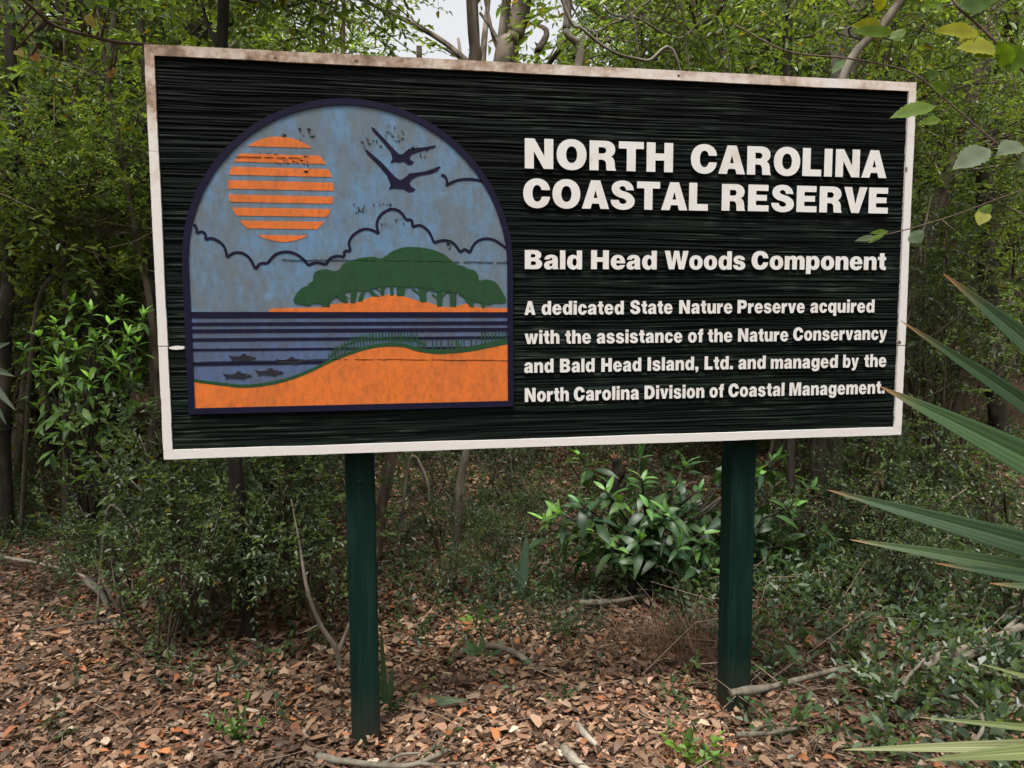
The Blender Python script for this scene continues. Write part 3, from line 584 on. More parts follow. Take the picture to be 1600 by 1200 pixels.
# posts
for px0, px1, seed in ((538.5, 584.5, 3), (1145, 1182.5, 5)):
    xa, xb = at(px0, 720, 0.05)[0], at(px1, 720, 0.05)[0]
    if xb - xa < 0.085: xb = xa + 0.089
    mb = MB(); n = 24; zs = np.linspace(-0.35, 1.75, n); bv = 0.004
    ring = np.array([(xa + bv, .001), (xb - bv, .001), (xb, .001 + bv), (xb, .09 - bv), (xb - bv, .09), (xa + bv, .09), (xa, .09 - bv), (xa, .001 + bv)])
    g = np.random.default_rng(seed)
    Vp = np.concatenate([np.concatenate([ring + g.normal(size=2) * 0.0006, np.full((8, 1), z)], 1) for z in zs])
    Fp = [(i * 8 + j, i * 8 + (j + 1) % 8, (i + 1) * 8 + (j + 1) % 8, (i + 1) * 8 + j) for i in range(n - 1) for j in range(8)]
    mb.add(Vp, Fp); mb.add(Vp[-8:], [(0, 1, 2, 3), (0, 3, 4, 7), (4, 5, 6, 7)])
    po = sp_obj(mb, 'post', M['post'])
    if seed == 3:
        mb = MB(); tube(mb, [((xa + xb) / 2, 0.0, 0.895), ((xa + xb) / 2, 0.004, 0.895)], 0.009, 12); mb.build('bolt_cap', M['post'], po)

# ------------------------------------------------------------------ leaf litter and twigs on the ground
def scatter(n, x0, x1, y0, y1, seed, dens=None):
    g = np.random.default_rng(seed); x = g.uniform(x0, x1, n); y = g.uniform(y0, y1, n)
    if dens is not None:
        k = g.random(n) < dens(x, y); x, y = x[k], y[k]
    return x, y
LIT = np.array([(.29,.165,.102),(.18,.090,.054),(.36,.245,.17),(.33,.125,.05),(.070,.042,.028),(.13,.076,.048),(.25,.160,.10),(.44,.34,.25),(.34,.20,.125)])
LITP = np.array([.20,.17,.12,.05,.13,.14,.13,.03,.03])
def litter(mb, x, y, seed, l0, l1):      # flat or curled oval leaves, each its own size, bend and tone
    g = np.random.default_rng(seed); n = len(x)
    th = g.uniform(0, 2 * math.pi, n); pit = g.normal(0, .19, n)
    D = np.stack([np.cos(th) * np.cos(pit), np.sin(th) * np.cos(pit), np.sin(pit)], 1)
    Nn = nrm(np.stack([g.normal(0, .22, n), g.normal(0, .22, n), np.ones(n)], 1))
    S = nrm(np.cross(D, Nn)); Nn = np.cross(S, D)
    L = (l0 + (l1 - l0) * g.beta(1.0, 2.0, n))[:, None]; W = L * g.uniform(.27, .56, (n, 1))
    z = gh(x, y) + g.random(n) ** 2 * 0.026 + 0.003 + np.abs(np.sin(pit)) * L[:, 0] * 0.3
    P = np.stack([x, y, z], 1); c = g.normal(.05, .24, (n, 1)); b_ = g.normal(-.02, .17, (n, 1)); sk = g.normal(0, .16, (n, 1))
    st = [(0.0, .10), (.22, .78), (.62, 1.0), (.90, .42)]
    V = np.empty((n, 8, 3))
    for k, (t, w) in enumerate(st):
        m_ = P + D * L * t + Nn * L * b_ * 4 * t * (1 - t) + S * L * sk * 4 * t * (1 - t)
        V[:, k] = m_ + S * W * .5 * w + Nn * W * c * w; V[:, 7 - k] = m_ - S * W * .5 * w + Nn * W * c * w
    F = np.array([(0, 1, 6, 7), (1, 2, 5, 6), (2, 3, 4, 5)])
    F = (F[None] + (np.arange(n) * 8)[:, None, None]).reshape(-1, 4)
    tone = .40 + 1.05 * vnoise(x * 2.2, y * 2.2, 40)                     # random lighter and darker patches of litter
    t = LIT[g.choice(len(LIT), n, p=LITP)] * g.uniform(.45, 1.2, (n, 1)) * tone[:, None]
    mb.add(V.reshape(-1, 3), F, np.repeat(t, 8, 0))
mb = MB()
x, y = scatter(64000, -2.6, 2.6, -1.0, 2.2, 51); litter(mb, x, y, 52, .014, .074)
x, y = scatter(45000, -3.2, 3.2, -1.0, 2.4, 151); litter(mb, x, y, 152, .006, .022)
x, y = scatter(60000, -6.5, 7, 2.2, 7.5, 53); litter(mb, x, y, 54, .025, .085)
x, y = scatter(16000, -6, -2.6, -0.8, 2.2, 55); litter(mb, x, y, 56, .03, .07)
x, y = scatter(10000, 2.6, 5, -0.8, 2.2, 57); litter(mb, x, y, 58, .03, .07)
x, y = scatter(26000, -14, 16, 7.5, 18, 59); litter(mb, x, y, 60, .06, .13)
for cx in (-.65, .63):                 # leaves banked against the post feet
    q = np.random.default_rng(int(cx * 100) + 300); a = q.uniform(0, 6.283, 170); r = .055 + np.abs(q.normal(0, .045, 170))
    litter(mb, cx + np.cos(a) * r, .095 + np.sin(a) * r, int(cx * 10) + 400, .02, .06); mb.V[-1][:, 2] += np.repeat(np.clip(.05 - (r - .055) * .6, 0, .05) * q.random(170), 8)
tag(mb.build('leaf_litter', M['dry_leaf']), 'brown and tan fallen leaves covering the forest floor', 'leaf litter', kind='stuff')
g = np.random.default_rng(61)
def randtwigs(mb, n, x0, x1, y0, y1, l0, l1, r0, r1, up_=0.12):
    x = g.uniform(x0, x1, n); y = g.uniform(y0, y1, n); th = g.uniform(0, 6.283, n); L = g.uniform(l0, l1, n) ** 1.0
    P0 = np.stack([x, y, gh(x, y) + g.uniform(.01, .035, n)], 1)
    mid = P0 + np.stack([np.cos(th) * L * .5, np.sin(th) * L * .5, np.abs(g.normal(0, up_, n)) * L * .6], 1)
    th2 = th + g.normal(0, .4, n)
    P1 = mid + np.stack([np.cos(th2) * L * .5, np.sin(th2) * L * .5, g.normal(0, up_, n) * L * .6], 1)
    P1[:, 2] = np.maximum(P1[:, 2], gh(P1[:, 0], P1[:, 1]) + .006)
    r = g.uniform(r0, r1, n)
    t = np.array((.26, .19, .14)) * g.uniform(.25, 1.3, (n, 1))
    twigs(mb, P0, mid, r, t, 0); twigs(mb, mid, P1, r * .8, t, 0)
mb = MB()
randtwigs(mb, 1900, -3, 3.2, -.9, 3, .05, .32, .0008, .0030)
randtwigs(mb, 2500, -3.5, 3.5, -.9, 3, .04, .14, .0005, .0011, .2)
randtwigs(mb, 900, -6, 7, 2, 8, .1, .5, .0015, .005, .2)
randtwigs(mb, 260, .3, 3.4, -.6, 2.5, .15, .6, .0015, .004, .35)
tag(mb.build('twig_litter', M['dry_leaf']), 'thin dry twigs scattered over the fallen leaves', 'twigs', kind='stuff')

# ------------------------------------------------------------------ foliage builders
GREENS = np.array([(.068,.104,.025),(.090,.134,.028),(.050,.080,.028),(.118,.156,.032),(.076,.106,.040)])
def sprays(mb, P, D, seed, n_leaf, tl, L, W, cols=GREENS, yellow=0.0, bright=1.0, upn=0.8, twig_r=0.0016, fold=.25, droop=.15, pairs=False):
    """leafy twigs: P start points, D directions"""
    g = np.random.default_rng(seed); n = len(P); D = nrm(D)
    tl = tl * g.uniform(.6, 1.3, (n, 1)); E = P + D * tl
    E[:, 2] -= (tl[:, 0] ** 2) * 0.25
    twigs(mb, P, E, twig_r, np.array((.09, .07, .05)) * g.uniform(.5, 1.6, (n, 1)), 1)
    base = cols[g.integers(0, len(cols), n)] * g.uniform(.7, 1.35, (n, 1)) * bright
    t = np.linspace(.10, 1.0, n_leaf)[None, :] + g.uniform(-.04, .04, (n, n_leaf))
    pos = P[:, None] + (E - P)[:, None] * t[..., None]
    side = nrm(np.cross(D, np.array((0, 0, 1.0)) + g.normal(0, .25, (n, 3))))[:, None]
    sg = np.where(np.arange(n_leaf) % 2 == 0, 1.0, -1.0)[None, :, None]
    ld = D[:, None] * .75 + side * sg * .8 + g.normal(0, .35, (n, n_leaf, 3)); ld[:, -1] = D + g.normal(0, .2, (n, 3))
    ln = np.array((0, 0, upn)) + g.normal(0, .5, (n, n_leaf, 3))
    l = L * g.uniform(.6, 1.25, (n, n_leaf)) * (1 - .3 * np.abs(t - .6)); w = l * (W / L) * g.uniform(.8, 1.2, (n, n_leaf))
    c = np.repeat(base[:, None], n_leaf, 1) * g.uniform(.75, 1.25, (n, n_leaf, 1))
    if yellow:
        yk = g.random((n, n_leaf)) < yellow
        c[yk] = np.array((.30, .22, .03)) * g.uniform(.5, 1.1, (yk.sum(), 1))
    leaves(mb, pos.reshape(-1, 3), ld.reshape(-1, 3), ln.reshape(-1, 3), l.ravel(), w.ravel(), c.reshape(-1, 3), fold, droop)
COOL = np.array([(.062,.096,.038),(.080,.120,.044),(.048,.076,.034),(.096,.142,.046),(.068,.098,.050)])
def shrub_proto(seed, h, spread, n_stem, n_clump, n_twig, n_leaf, L, W, bright=1.0, yellow=.01):
    """meshes of one shrub: (stems, foliage)"""
    g = np.random.default_rng(seed); ms, mf = MB(), MB()
    tops = []
    for i in range(n_stem):
        a = g.uniform(0, 6.283); r = spread * g.uniform(.25, 1) ; hh = h * g.uniform(.65, 1)
        top = np.array((math.cos(a) * r, math.sin(a) * r, hh)); mid = top * np.array((.45, .45, .55)) + g.normal(0, .06, 3)
        tube(ms, [(g.normal() * .03, g.normal() * .03, -.08), mid, top], [.011 * h / 1.8 + .003, .008, .003], 5, g.uniform(.6, 1.3), n=8); tops.append((mid, top))
    Ps, Ds = [], []
    for k in range(n_clump):
        mid, top = tops[g.integers(n_stem)]
        c = (mid * .6 + top * .5) * 1.0 + (top - mid) * g.uniform(-.5, .6) + g.normal(0, 1, 3) * np.array((.28, .28, .2)) * spread
        c[2] = abs(c[2]) + .04
        a0 = mid + (c - mid) * .1
        tube(ms, [a0, (a0 + c) / 2 + g.normal(0, .03, 3), c], [.005, .004, .002], 4, 1.0, n=5)
        q = c + g.normal(0, 1, (n_twig, 3)) * np.array((.10, .10, .08)) * (spread + .4)
        d = (q - c) * 3 + g.normal(0, .5, (n_twig, 3)) + np.array((c[0], c[1], .25)) * .5
        Ps.append(q); Ds.append(d)
    sprays(mf, np.concatenate(Ps), np.concatenate(Ds), seed + 1, n_leaf, .22, L, W, cols=COOL, bright=bright, yellow=yellow)
    return ms.mesh('stems', M['bark']), mf.mesh('foliage', [M['leaf'], M['bark']], False)
def crown_mesh(seed, R, Hh, n_clump, n_twig, n_leaf, L, W, bright=1.0, yellow=.01, tl=.38):
    g = np.random.default_rng(seed); mf = MB(); Ps, Ds = [], []
    for k in range(n_clump):
        a = g.uniform(0, 6.283); r = R * math.sqrt(g.random()); z = g.uniform(-.5, .5) * Hh
        r *= math.sqrt(max(.05, 1 - (2 * z / Hh) ** 2 * .8)); c = np.array((math.cos(a) * r, math.sin(a) * r, z))
        tube(mf, [c * np.array((.15, .15, .4)) + np.array((0, 0, -.12 * Hh)), c * .6 + g.normal(0, .12, 3), c], [.014, .009, .004], 4, .8, 1, n=6)
        q = c + g.normal(0, 1, (n_twig, 3)) * np.array((.26, .26, .16)) * R / 1.6
        Ps.append(q); Ds.append((q - c) + g.normal(0, .25, (n_twig, 3)) + np.array((c[0], c[1], 0)) * .15)
    for k in range(16):
        a = g.uniform(0, 6.283); s0 = np.array((math.cos(a), math.sin(a), 0)) * R * g.uniform(.2, .8) + np.array((0, 0, g.uniform(-.5, .3) * Hh)); d = nrm(g.normal(0, 1, 3) + np.array((0, 0, .5))) * g.uniform(.6, 1.5)
        tube(mf, [s0, s0 + d * .5 + g.normal(0, .08, 3), s0 + d + g.normal(0, .12, 3)], [.008, .006, .003], 4, g.uniform(1.0, 2.6), 1, n=8)
    sprays(mf, np.concatenate(Ps), np.concatenate(Ds), seed + 1, n_leaf, tl, L, W, bright=bright, yellow=yellow, twig_r=.0025)
    return mf.mesh('crown', [M['leaf'], M['bark']], False)
CROWN = [crown_mesh(101, 1.5, 2.0, 30, 15, 11, .062, .028, 1.6), crown_mesh(102, 1.7, 2.4, 33, 15, 11, .070, .030, 2.0, .02),
         crown_mesh(103, 1.3, 2.6, 30, 15, 12, .055, .026, 1.4), crown_mesh(104, 1.8, 1.8, 34, 14, 10, .075, .036, 2.3, .03)]  # the last crown's leaf colour is raised to look lit by the sky
CROWN.append(crown_mesh(105, 1.2, .9, 20, 9, 9, .095, .042, 1.7, .02, .5))
CROWN.append(crown_mesh(106, 1.5, 2.2, 26, 12, 9, .115, .045, 1.7, .03, .5))
SHRUB = [shrub_proto(201, 1.9, .55, 6, 34, 9, 13, .036, .017), shrub_proto(202, 1.3, .6, 6, 30, 9, 12, .038, .019, 1.1),
         shrub_proto(203, 2.5, .6, 6, 40, 9, 13, .036, .016, .9), shrub_proto(204, .75, .45, 6, 22, 8, 11, .034, .018, 1.05)]

# ------------------------------------------------------------------ trees whose trunks show
def add_crown(root, k, loc, rz, sc):
    o = link('crown', CROWN[k], root); o.location = loc; o.rotation_euler = (0, 0, rz); o.scale = (sc, sc, sc * .95)
def tree_px(label, pts, Y, bark='bark', top_h=5.0, crowns=(), branches=(), cat='tree', name='tree', group=None, seed=0, tint=1.0, near=(-.35, .5)):
    """trunk through the photo's pixels (x, y, half width) on the plane y = Y; first point is the foot"""
    P = []; Rr = []
    for (px, py, hw) in pts:
        p = at(px, py, Y); P.append(p); Rr.append(hw / FPX * np.dot(p - CAM, FWD))
    base = P[0].copy(); base[2] = gh(base[0], base[1])
    root = thing(name, label, cat, tuple(base), group)
    P = [p - base for p in P]; P[0][2] = -0.15
    if P[-1][2] < top_h:
        e = P[-1] + (P[-1] - P[-2]) / max(.1, abs((P[-1] - P[-2])[2])) * (top_h - P[-1][2]) * np.array((.8, .8, 1.0)); P.append(e); Rr.append(Rr[-1] * .6)
    mb = MB(); tube(mb, P, Rr, 8, tint, n=len(P) * 7, wob=.14, seed=seed + 3)
    for (bp, hw, dY) in branches:
        Q = [at(px, py, Y + dY * i / max(1, len(bp) - 1)) - base for i, (px, py) in enumerate(bp)]
        d = np.dot(Q[0] + base - CAM, FWD); tube(mb, Q, np.linspace(hw, hw * .5, len(Q)) / FPX * d, 6, tint, n=len(Q) * 6, wob=.12, seed=seed + 9)
    mb.build('trunk', M[bark], root)
    for (k, dx, dy, z, sc) in crowns:
        add_crown(root, k, (P[-1][0] * .7 + dx, dy + .3, z + (.9 if Y < 2.5 else 0)), seed * 1.3 + k + dx, sc * (.75 if Y < 2.5 else 1))
        if Y < 2.5:
            for q, nx_ in enumerate(near): add_crown(root, 4, (P[-1][0] * .6 + nx_, dy * .4 + .2 * q, 3.0 + .12 * ((seed * 3 + q) % 4)), seed * .9 + q * 2, .55)
        if Y > 2.5 and Y != 5.0 and z > 4.2: add_crown(root, (k + 1) % 4, (P[-1][0] * .45 + dx * .5, dy * .5 - .2, z - 2.2), seed * .7 + k, sc * .75)
    return root
TG = 'trees of the wood behind the sign'
tree_px('slim dark trunk behind the left end of the sign, foot among low shrubs', [(391,985,11),(380,860,12),(366,715,12),(352,430,11),(344,110,11),(350,0,9)], 1.0, 'bark_dark', 4.6, [(0,-.6,.6,4.6,.8),(1,.2,-.4,2.9,.9)], [([(344,75),(325,40),(315,0)], 5, .2)], seed=1, tint=.5, near=(-.4, .05))  # second crown hangs out of view, added to shade the undergrowth
tree_px('thin leaning grey-brown sapling just right of the left sign post', [(582,880,9),(596,790,9),(612,712,8),(660,420,8),(718,200,9),(741,95,10),(737,0,8)], 1.95, 'bark', 4.8, [(2,.4,.5,5.4,.6)], seed=2, near=(-1.75,))
tree_px('thin pale sapling with straight stem seen between the two sign posts', [(708,872,7),(718,790,7),(729,705,7),(800,400,7),(903,110,5.5),(885,50,5.5),(888,0,5)], 2.0, 'bark_pale', 4.6, [(0,.5,.6,4.6,.6)], seed=3, tint=.7, near=(.75,))
tree_px('forked brown tree rising above the middle of the sign top', [(770,770,14),(775,500,15),(788,110,15),(800,60,13),(817,0,14)], 5.0, 'bark', 6.6, [(1,.5,.4,7.2,1.0)], [([(790,95),(772,60),(758,0)], 4.5, .3), ([(786,80),(768,45),(750,20)], 4, .3)], seed=4, tint=.65)
tree_px('pale grey tree trunk behind the broad-leaved bush right of the right post', [(1302,880,30),(1296,790,27),(1292,690,24),(1298,400,22),(1318,110,19),(1334,0,18)], 2.9, 'bark_pale', 5.6, [(1,.3,.5,5.4,1.0)], [([(1318,110),(1290,60),(1265,0)], 8, .4)], seed=5, tint=.45)
tree_px('brown trunk leaning away behind the right edge of the sign', [(1392,800,14),(1402,640,15),(1420,455,16),(1462,330,15),(1480,290,13),(1530,120,11),(1560,0,9)], 3.2, 'bark', 5.4, [(0,.2,.6,5.2,.9)], [([(1440,390),(1500,395),(1560,430)], 4, -.2)], seed=6, tint=.8)
tree_px('slender dark stem above the sign near its right end', [(1238,900,6),(1235,500,6),(1231,110,7),(1232,20,6),(1228,0,6)], 1.6, 'bark_dark', 4.4, [(3,.1,.5,4.6,.5)], seed=7)
tree_px('pale tan pole leaning right above the right part of the sign', [(1158,960,6),(1161,700,6),(1250,330,7),(1318,118,6),(1362,55,6),(1402,8,5)], .9, 'bark_pale', 4.2, [(3,.6,.4,4.4,.5)], seed=8, tint=.65)
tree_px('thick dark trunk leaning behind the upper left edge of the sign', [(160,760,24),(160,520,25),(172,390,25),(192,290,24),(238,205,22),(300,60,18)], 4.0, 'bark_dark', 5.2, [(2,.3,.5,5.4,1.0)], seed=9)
tree_px('bare pale sapling leaning right across the left thicket', [(22,735,3.5),(55,500,3.5),(95,415,3.5),(132,310,3.5),(180,255,3.2),(224,226,3),(300,150,2.5)], 3.0, 'bark_pale', 3.2, [], [([(132,310),(120,250),(60,180)], 2.5, .2)], seed=10, tint=.55, name='sapling')
tree_px('straight pale stem in the left thicket beside the bright green bush', [(98,735,6),(105,440,6),(122,310,6),(150,180,5),(170,80,4)], 3.4, 'bark_pale', 4.0, [(2,.2,.5,4.4,.5),(4,.1,-.5,2.5,.8),(4,-.3,-.4,1.8,.7)], seed=11, tint=.5, name='sapling')
tree_px('crooked grey sapling close to the lower left corner of the sign', [(214,850,8),(222,770,8),(238,680,8),(247,610,6),(235,480,5),(205,330,4)], 2.6, 'bark', 3.6, [(0,-.3,.4,4.3,.5),(4,-.35,-.25,2.1,.6)], seed=12, name='sapling')
tree_px('upright dark pole just left of the lower left sign corner', [(243,850,6),(244,700,7),(240,560,7),(236,300,6),(225,100,5)], 2.8, 'bark_dark', 4.4, [(2,.1,.4,4.6,.5)], seed=13, name='sapling')
tree_px('dark trunk at the far left edge of the picture', [(8,790,10),(6,600,9),(20,300,9),(14,0,8)], 2.8, 'bark_dark', 4.8, [(1,-.3,.5,4.8,.8),(2,.0,-2.7,4.1,.9)], seed=14)  # last crown is unseen overhead, added to shade the litter at the left
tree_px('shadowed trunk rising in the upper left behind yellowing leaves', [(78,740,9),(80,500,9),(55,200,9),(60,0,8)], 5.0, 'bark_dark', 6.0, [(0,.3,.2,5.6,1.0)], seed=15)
tree_px('brown trunk beyond the wood edge at the far right', [(1560,800,14),(1552,560,13),(1540,300,13),(1575,60,12)], 4.6, 'bark_dark', 5.8, [(1,.2,.4,5.6,.9)], seed=16)
# trees deeper in the wood
g = np.random.default_rng(77)
def trunk_proto(seed):
    q = np.random.default_rng(seed); mb = MB(); h = 6.0
    p = [(0, 0, -.2)]; x = y = 0
    for z in (1.2, 2.6, 4.2, 6.0): x += q.normal(0, .16); y += q.normal(0, .16); p.append((x, y, z))
    tube(mb, p, [.075, .062, .052, .042, .024], 7, 1.0, n=24, wob=.2, seed=seed)
    for k in range(4):
        z = q.uniform(1.6, 4.5); a = q.uniform(0, 6.28); s = np.array((np.interp(z, [0, 6], [0, x]), np.interp(z, [0, 6], [0, y]), z)); l = q.uniform(.8, 1.6)
        tube(mb, [s, s + np.array((math.cos(a) * l * .5, math.sin(a) * l * .5, l * .45)), s + np.array((math.cos(a + .4) * l, math.sin(a + .4) * l, l * .8))], [.035, .024, .012], 5, 1.0, n=9, wob=.2, seed=k)
    return mb.mesh('trunk', M['bark'])
TRK = [trunk_proto(s_) for s_ in (301, 302, 303, 304)]
def side_of(x, y):
    px = 800 + FPX * np.dot(np.array((x, y, 1.2)) - CAM, RIGHT) / np.dot(np.array((x, y, 1.2)) - CAM, FWD)
    return px
rows = [(4.6, 7, -4.4, 5.2), (6.0, 8, -5.2, 7.0), (8.2, 9, -7.0, 9.4), (10.8, 10, -9.0, 12.0), (13.6, 11, -11, 15)]
k = 0
for ri, (yy, cnt, xa, xb) in enumerate(rows):
    for i in range(cnt):
        x = xa + (xb - xa) * (i + .5) / cnt + g.normal(0, .25); y = yy + g.normal(0, .5)
        px = side_of(x, y)
        where = 'left of the sign' if px < 250 else ('right of the sign' if px > 1410 else 'behind the sign')
        if ri == 0 and -1.4 < x < 1.4: continue
        root = thing('tree', f'small-leaved evergreen tree deep in the wood {where}, one of a crowded row', 'tree', (x, y, float(gh(x, min(y, 20)))), 'trees deep in the wood ' + where)
        t = link('trunk', TRK[k % 4], root); t.rotation_euler = (0, 0, g.uniform(0, 6.28)); s_ = g.uniform(.7, 1.25); t.scale = (s_, s_, 1)
        gap = 470 < px < 1010 and ri > 0; dist = np.dot(np.array((x, y, 1.4)) - CAM, FWD)
        nb = (3 if ri in (1, 3) else 2) if not gap else 2
        for j in range(nb):
            zc = ((2.3 if ri else 2.6) + (1.55 if ri else 1.1) * j + g.normal(0, .3)) if not gap else (1.43 + .27 * dist - (.95 if px < 690 else 1.25) - 1.1 * j)
            add_crown(root, 3 if gap else int(g.choice([0, 1, 2, 3, 4, 5])), (g.normal(0, .45), g.normal(0, .35), zc), g.uniform(0, 6.28), (g.uniform(.85, 1.2) + .1 * ri) * (.8 if gap else 1))  # gap crowns use the brightest leaves, a lit look put into the colour
        k += 1
# a far wood that closes the view, and an added one behind the viewer
mb = MB(); g = np.random.default_rng(88)
n = 4200; ang = g.uniform(-.98, 1.25, n); dist = g.uniform(16.5, 25, n)
x = CAM[0] + np.sin(ang) * dist; y = CAM[1] + np.cos(ang) * dist
hmax = 8.5 + 2.2 * np.sin(ang * 9 + 1) + 1.2 * np.sin(ang * 23); hmax = np.where(np.abs(ang - .10) < .09, 5.0, hmax)
z = g.random(n) ** 1.35 * hmax * dist / 20 + .2
P = np.stack([x, y, z], 1)
sprays(mb, P, g.normal(0, 1, (n, 3)) + np.array((0, 0, .2)), 89, 12, .75, .17, .085, bright=1.0, yellow=.01, twig_r=.006)
n = 5600; ang = g.uniform(1.5, 4.8, n); dist = g.uniform(6.0, 9.0, n)       # unseen wood behind the viewer, added to keep sky light off the sign
P = np.stack([CAM[0] + np.sin(ang) * dist, CAM[1] + np.cos(ang) * dist, g.random(n) * 5.2 + .1], 1)
P[:, 2] *= 1.75; sprays(mb, P, g.normal(0, 1, (n, 3)) + np.array((0, 0, .2)), 90, 9, .7, .17, .085, twig_r=.006)
for i in range(60):
    a = g.uniform(-.95, 1.2); d = g.uniform(15.5, 22); b0 = np.array((CAM[0] + math.sin(a) * d, CAM[1] + math.cos(a) * d, 0))
    tube(mb, [b0, b0 + np.array((g.normal(0, .3), g.normal(0, .3), 3.0)), b0 + np.array((g.normal(0, .6), g.normal(0, .6), 7))], [.14, .11, .06], 6, .8, 1, n=8)
tag(mb.build('far_wood_and_blocker', [M['leaf'], M['bark']], smooth=False), 'dense far wood closing the view behind the trees, with unseen light-blocking wood added behind the viewer', 'wood', kind='stuff')

# ------------------------------------------------------------------ thicket shrubs
g = np.random.default_rng(99)
first = {}
def shrub(kind, x, y, sc, label, group, sq=1.0, name='shrub'):
    root = thing(name, label, 'shrub', (x, y, float(gh(x, min(y, 20)))), group)
    a = link('stems', SHRUB[kind][0], root); b_ = link('foliage', SHRUB[kind][1], root)
    rz = g.uniform(0, 6.28)
    for o in (a, b_): o.rotation_euler = (0, 0, rz); o.scale = (sc, sc, sc * sq)
    return root
LS = ('dark small-leaved evergreen shrub crowded into the thicket left of the sign', 'shrubs of the thicket left of the sign')
RS = ('dark small-leaved evergreen shrub crowded into the thicket right of the sign', 'shrubs of the thicket right of the sign')
BS = ('dark small-leaved shrub half hidden behind the sign board', 'shrubs behind the sign board')
US = ('low small-leaved shrub on the leaf-covered floor lower than the sign board', 'low shrubs on the floor around the posts')
for (x, y) in [(-3.2,2.9),(-3.7,3.4),(-2.2,3.6),(-2.9,4.2),(-3.7,4.6),(-4.5,4.2),(-2.0,4.9),(-3.2,5.6),(-4.4,5.6),(-5.2,5.2),(-2.4,6.4),(-3.6,6.9),(-5.0,6.8),(-6.0,6.5),(-1.7,3.1),(-1.5,5.6),(-6.2,8.2),(-4.6,8.4),(-3.0,8.4)]:
    shrub(int(g.choice([0, 2, 2, 1])), x + g.normal(0, .12), y + g.normal(0, .15), g.uniform(.85, 1.2), *LS)
for (x, y) in [(1.9,2.6),(2.5,3.0),(3.1,3.4),(2.2,3.9),(3.0,4.4),(3.8,4.2),(4.6,4.9),(2.6,5.4),(3.6,5.7),(4.7,6.1),(5.8,6.0),(2.2,6.6),(3.4,7.2),(4.8,7.6),(6.2,7.6),(2.6,2.0),(3.3,2.3),(4.0,3.2),(5.4,4.9),(7.2,7.4)]:
    shrub(int(g.choice([0, 2, 2, 1])), x + g.normal(0, .12), y + g.normal(0, .15), g.uniform(.85, 1.2), *RS)
for (x, y) in [(-1.0,6.0),(-.2,6.5),(.7,6.2),(1.5,6.0),(-.6,7.6),(.5,7.8),(1.6,7.7),(-1.6,7.6),(0.1,9.2),(1.4,9.4),(-1.4,9.3)]:
    shrub(int(g.choice([0, 2, 1])), x + g.normal(0, .15), y + g.normal(0, .2), g.uniform(.85, 1.15), *BS)
for (x, y, k_, s_) in [(-.82,.95,3,.75),(-1.5,.85,3,.65),(-1.35,1.35,3,1.0),(-1.1,1.75,3,1.1),(-1.55,1.9,1,.8),(-.95,1.3,3,.85),(-1.25,2.4,1,.8),(-1.45,1.0,3,.75),(-.2,3.4,3,.6),(.1,4.8,1,.7),(.75,4.4,3,.9),(-1.8,1.45,3,.6),(-1.7,2.4,3,.8),(1.0,3.4,3,.9),(.6,5.2,1,.7),(.25,2.9,3,.7),(-1.2,2.9,3,.9),(.2,2.2,3,.45),(-.3,1.3,3,.32),(-1.6,2.9,0,.6),(.6,4.0,3,.9),(1.75,1.5,3,.6),(2.1,1.2,3,.7),(1.9,.9,3,.5),(2.4,1.7,3,.9),(2.3,.6,3,.55),(2.9,1.3,3,.9),(-.25,1.95,3,.45),(.05,1.75,3,.4)]:
    shrub(k_, x, y, s_, *US)

# ------------------------------------------------------------------ ground cover of small plants
def cover(mb, x, y, seed, L, W, hmax, nl, bright=1.0):
    g = np.random.default_rng(seed); n = len(x)
    P = np.stack([x, y, gh(x, y) + .005], 1)
    D = np.stack([g.normal(0, .5, n), g.normal(0, .5, n), g.uniform(.35, 1, n)], 1)
    sprays(mb, P, D, seed + 1, nl, hmax, L, W, cols=np.array([(.056,.088,.044),(.070,.108,.052),(.044,.072,.040),(.078,.125,.046)]), bright=bright, upn=1.2, twig_r=.0011)
mb = MB()
def dens(x, y):
    r = np.clip((x - .74 + .15 * y) * 2.2, 0, 1) * np.clip((vnoise(x * 2.1, y * 2.1, 5) - .30) * 2.6, .06, .8)
    back = np.clip((y - .5) * .8, 0, 1) * np.clip((vnoise(x * 1.6 + 5, y * 1.6, 6) - .34) * 3.0, 0.05, 1) * np.where((x < -1.25) & (y < 2.6), .3, 1)
    return np.maximum(np.maximum(r, back), .03)
x, y = scatter(9500, -4.5, 4.2, -.6, 3.2, 71, dens); cover(mb, x, y, 72, .032, .018, .17, 9)
x, y = scatter(1500, -1.6, 1.0, .5, 3.0, 171, lambda a, b: np.clip((vnoise(a * 2.5, b * 2.5, 9) - .45) * 3, 0, 1)); cover(mb, x, y, 172, .028, .014, .14, 9)
x, y = scatter(7500, -6, 7, 3.2, 8, 73, dens); cover(mb, x, y, 74, .038, .02, .26, 9)
x, y = scatter(1500, .7, 3.2, -.7, 1.8, 75, lambda a, b: np.clip((a - .70 + .2 * b) * 1.6, 0, .8)); cover(mb, x, y, 76, .048, .027, .2, 7, 1.1)
tag(mb.build('ground_cover', [M['leaf'], M['bark']], smooth=False), 'low small-leaved green plants growing through the fallen leaves', 'ground cover', kind='stuff')

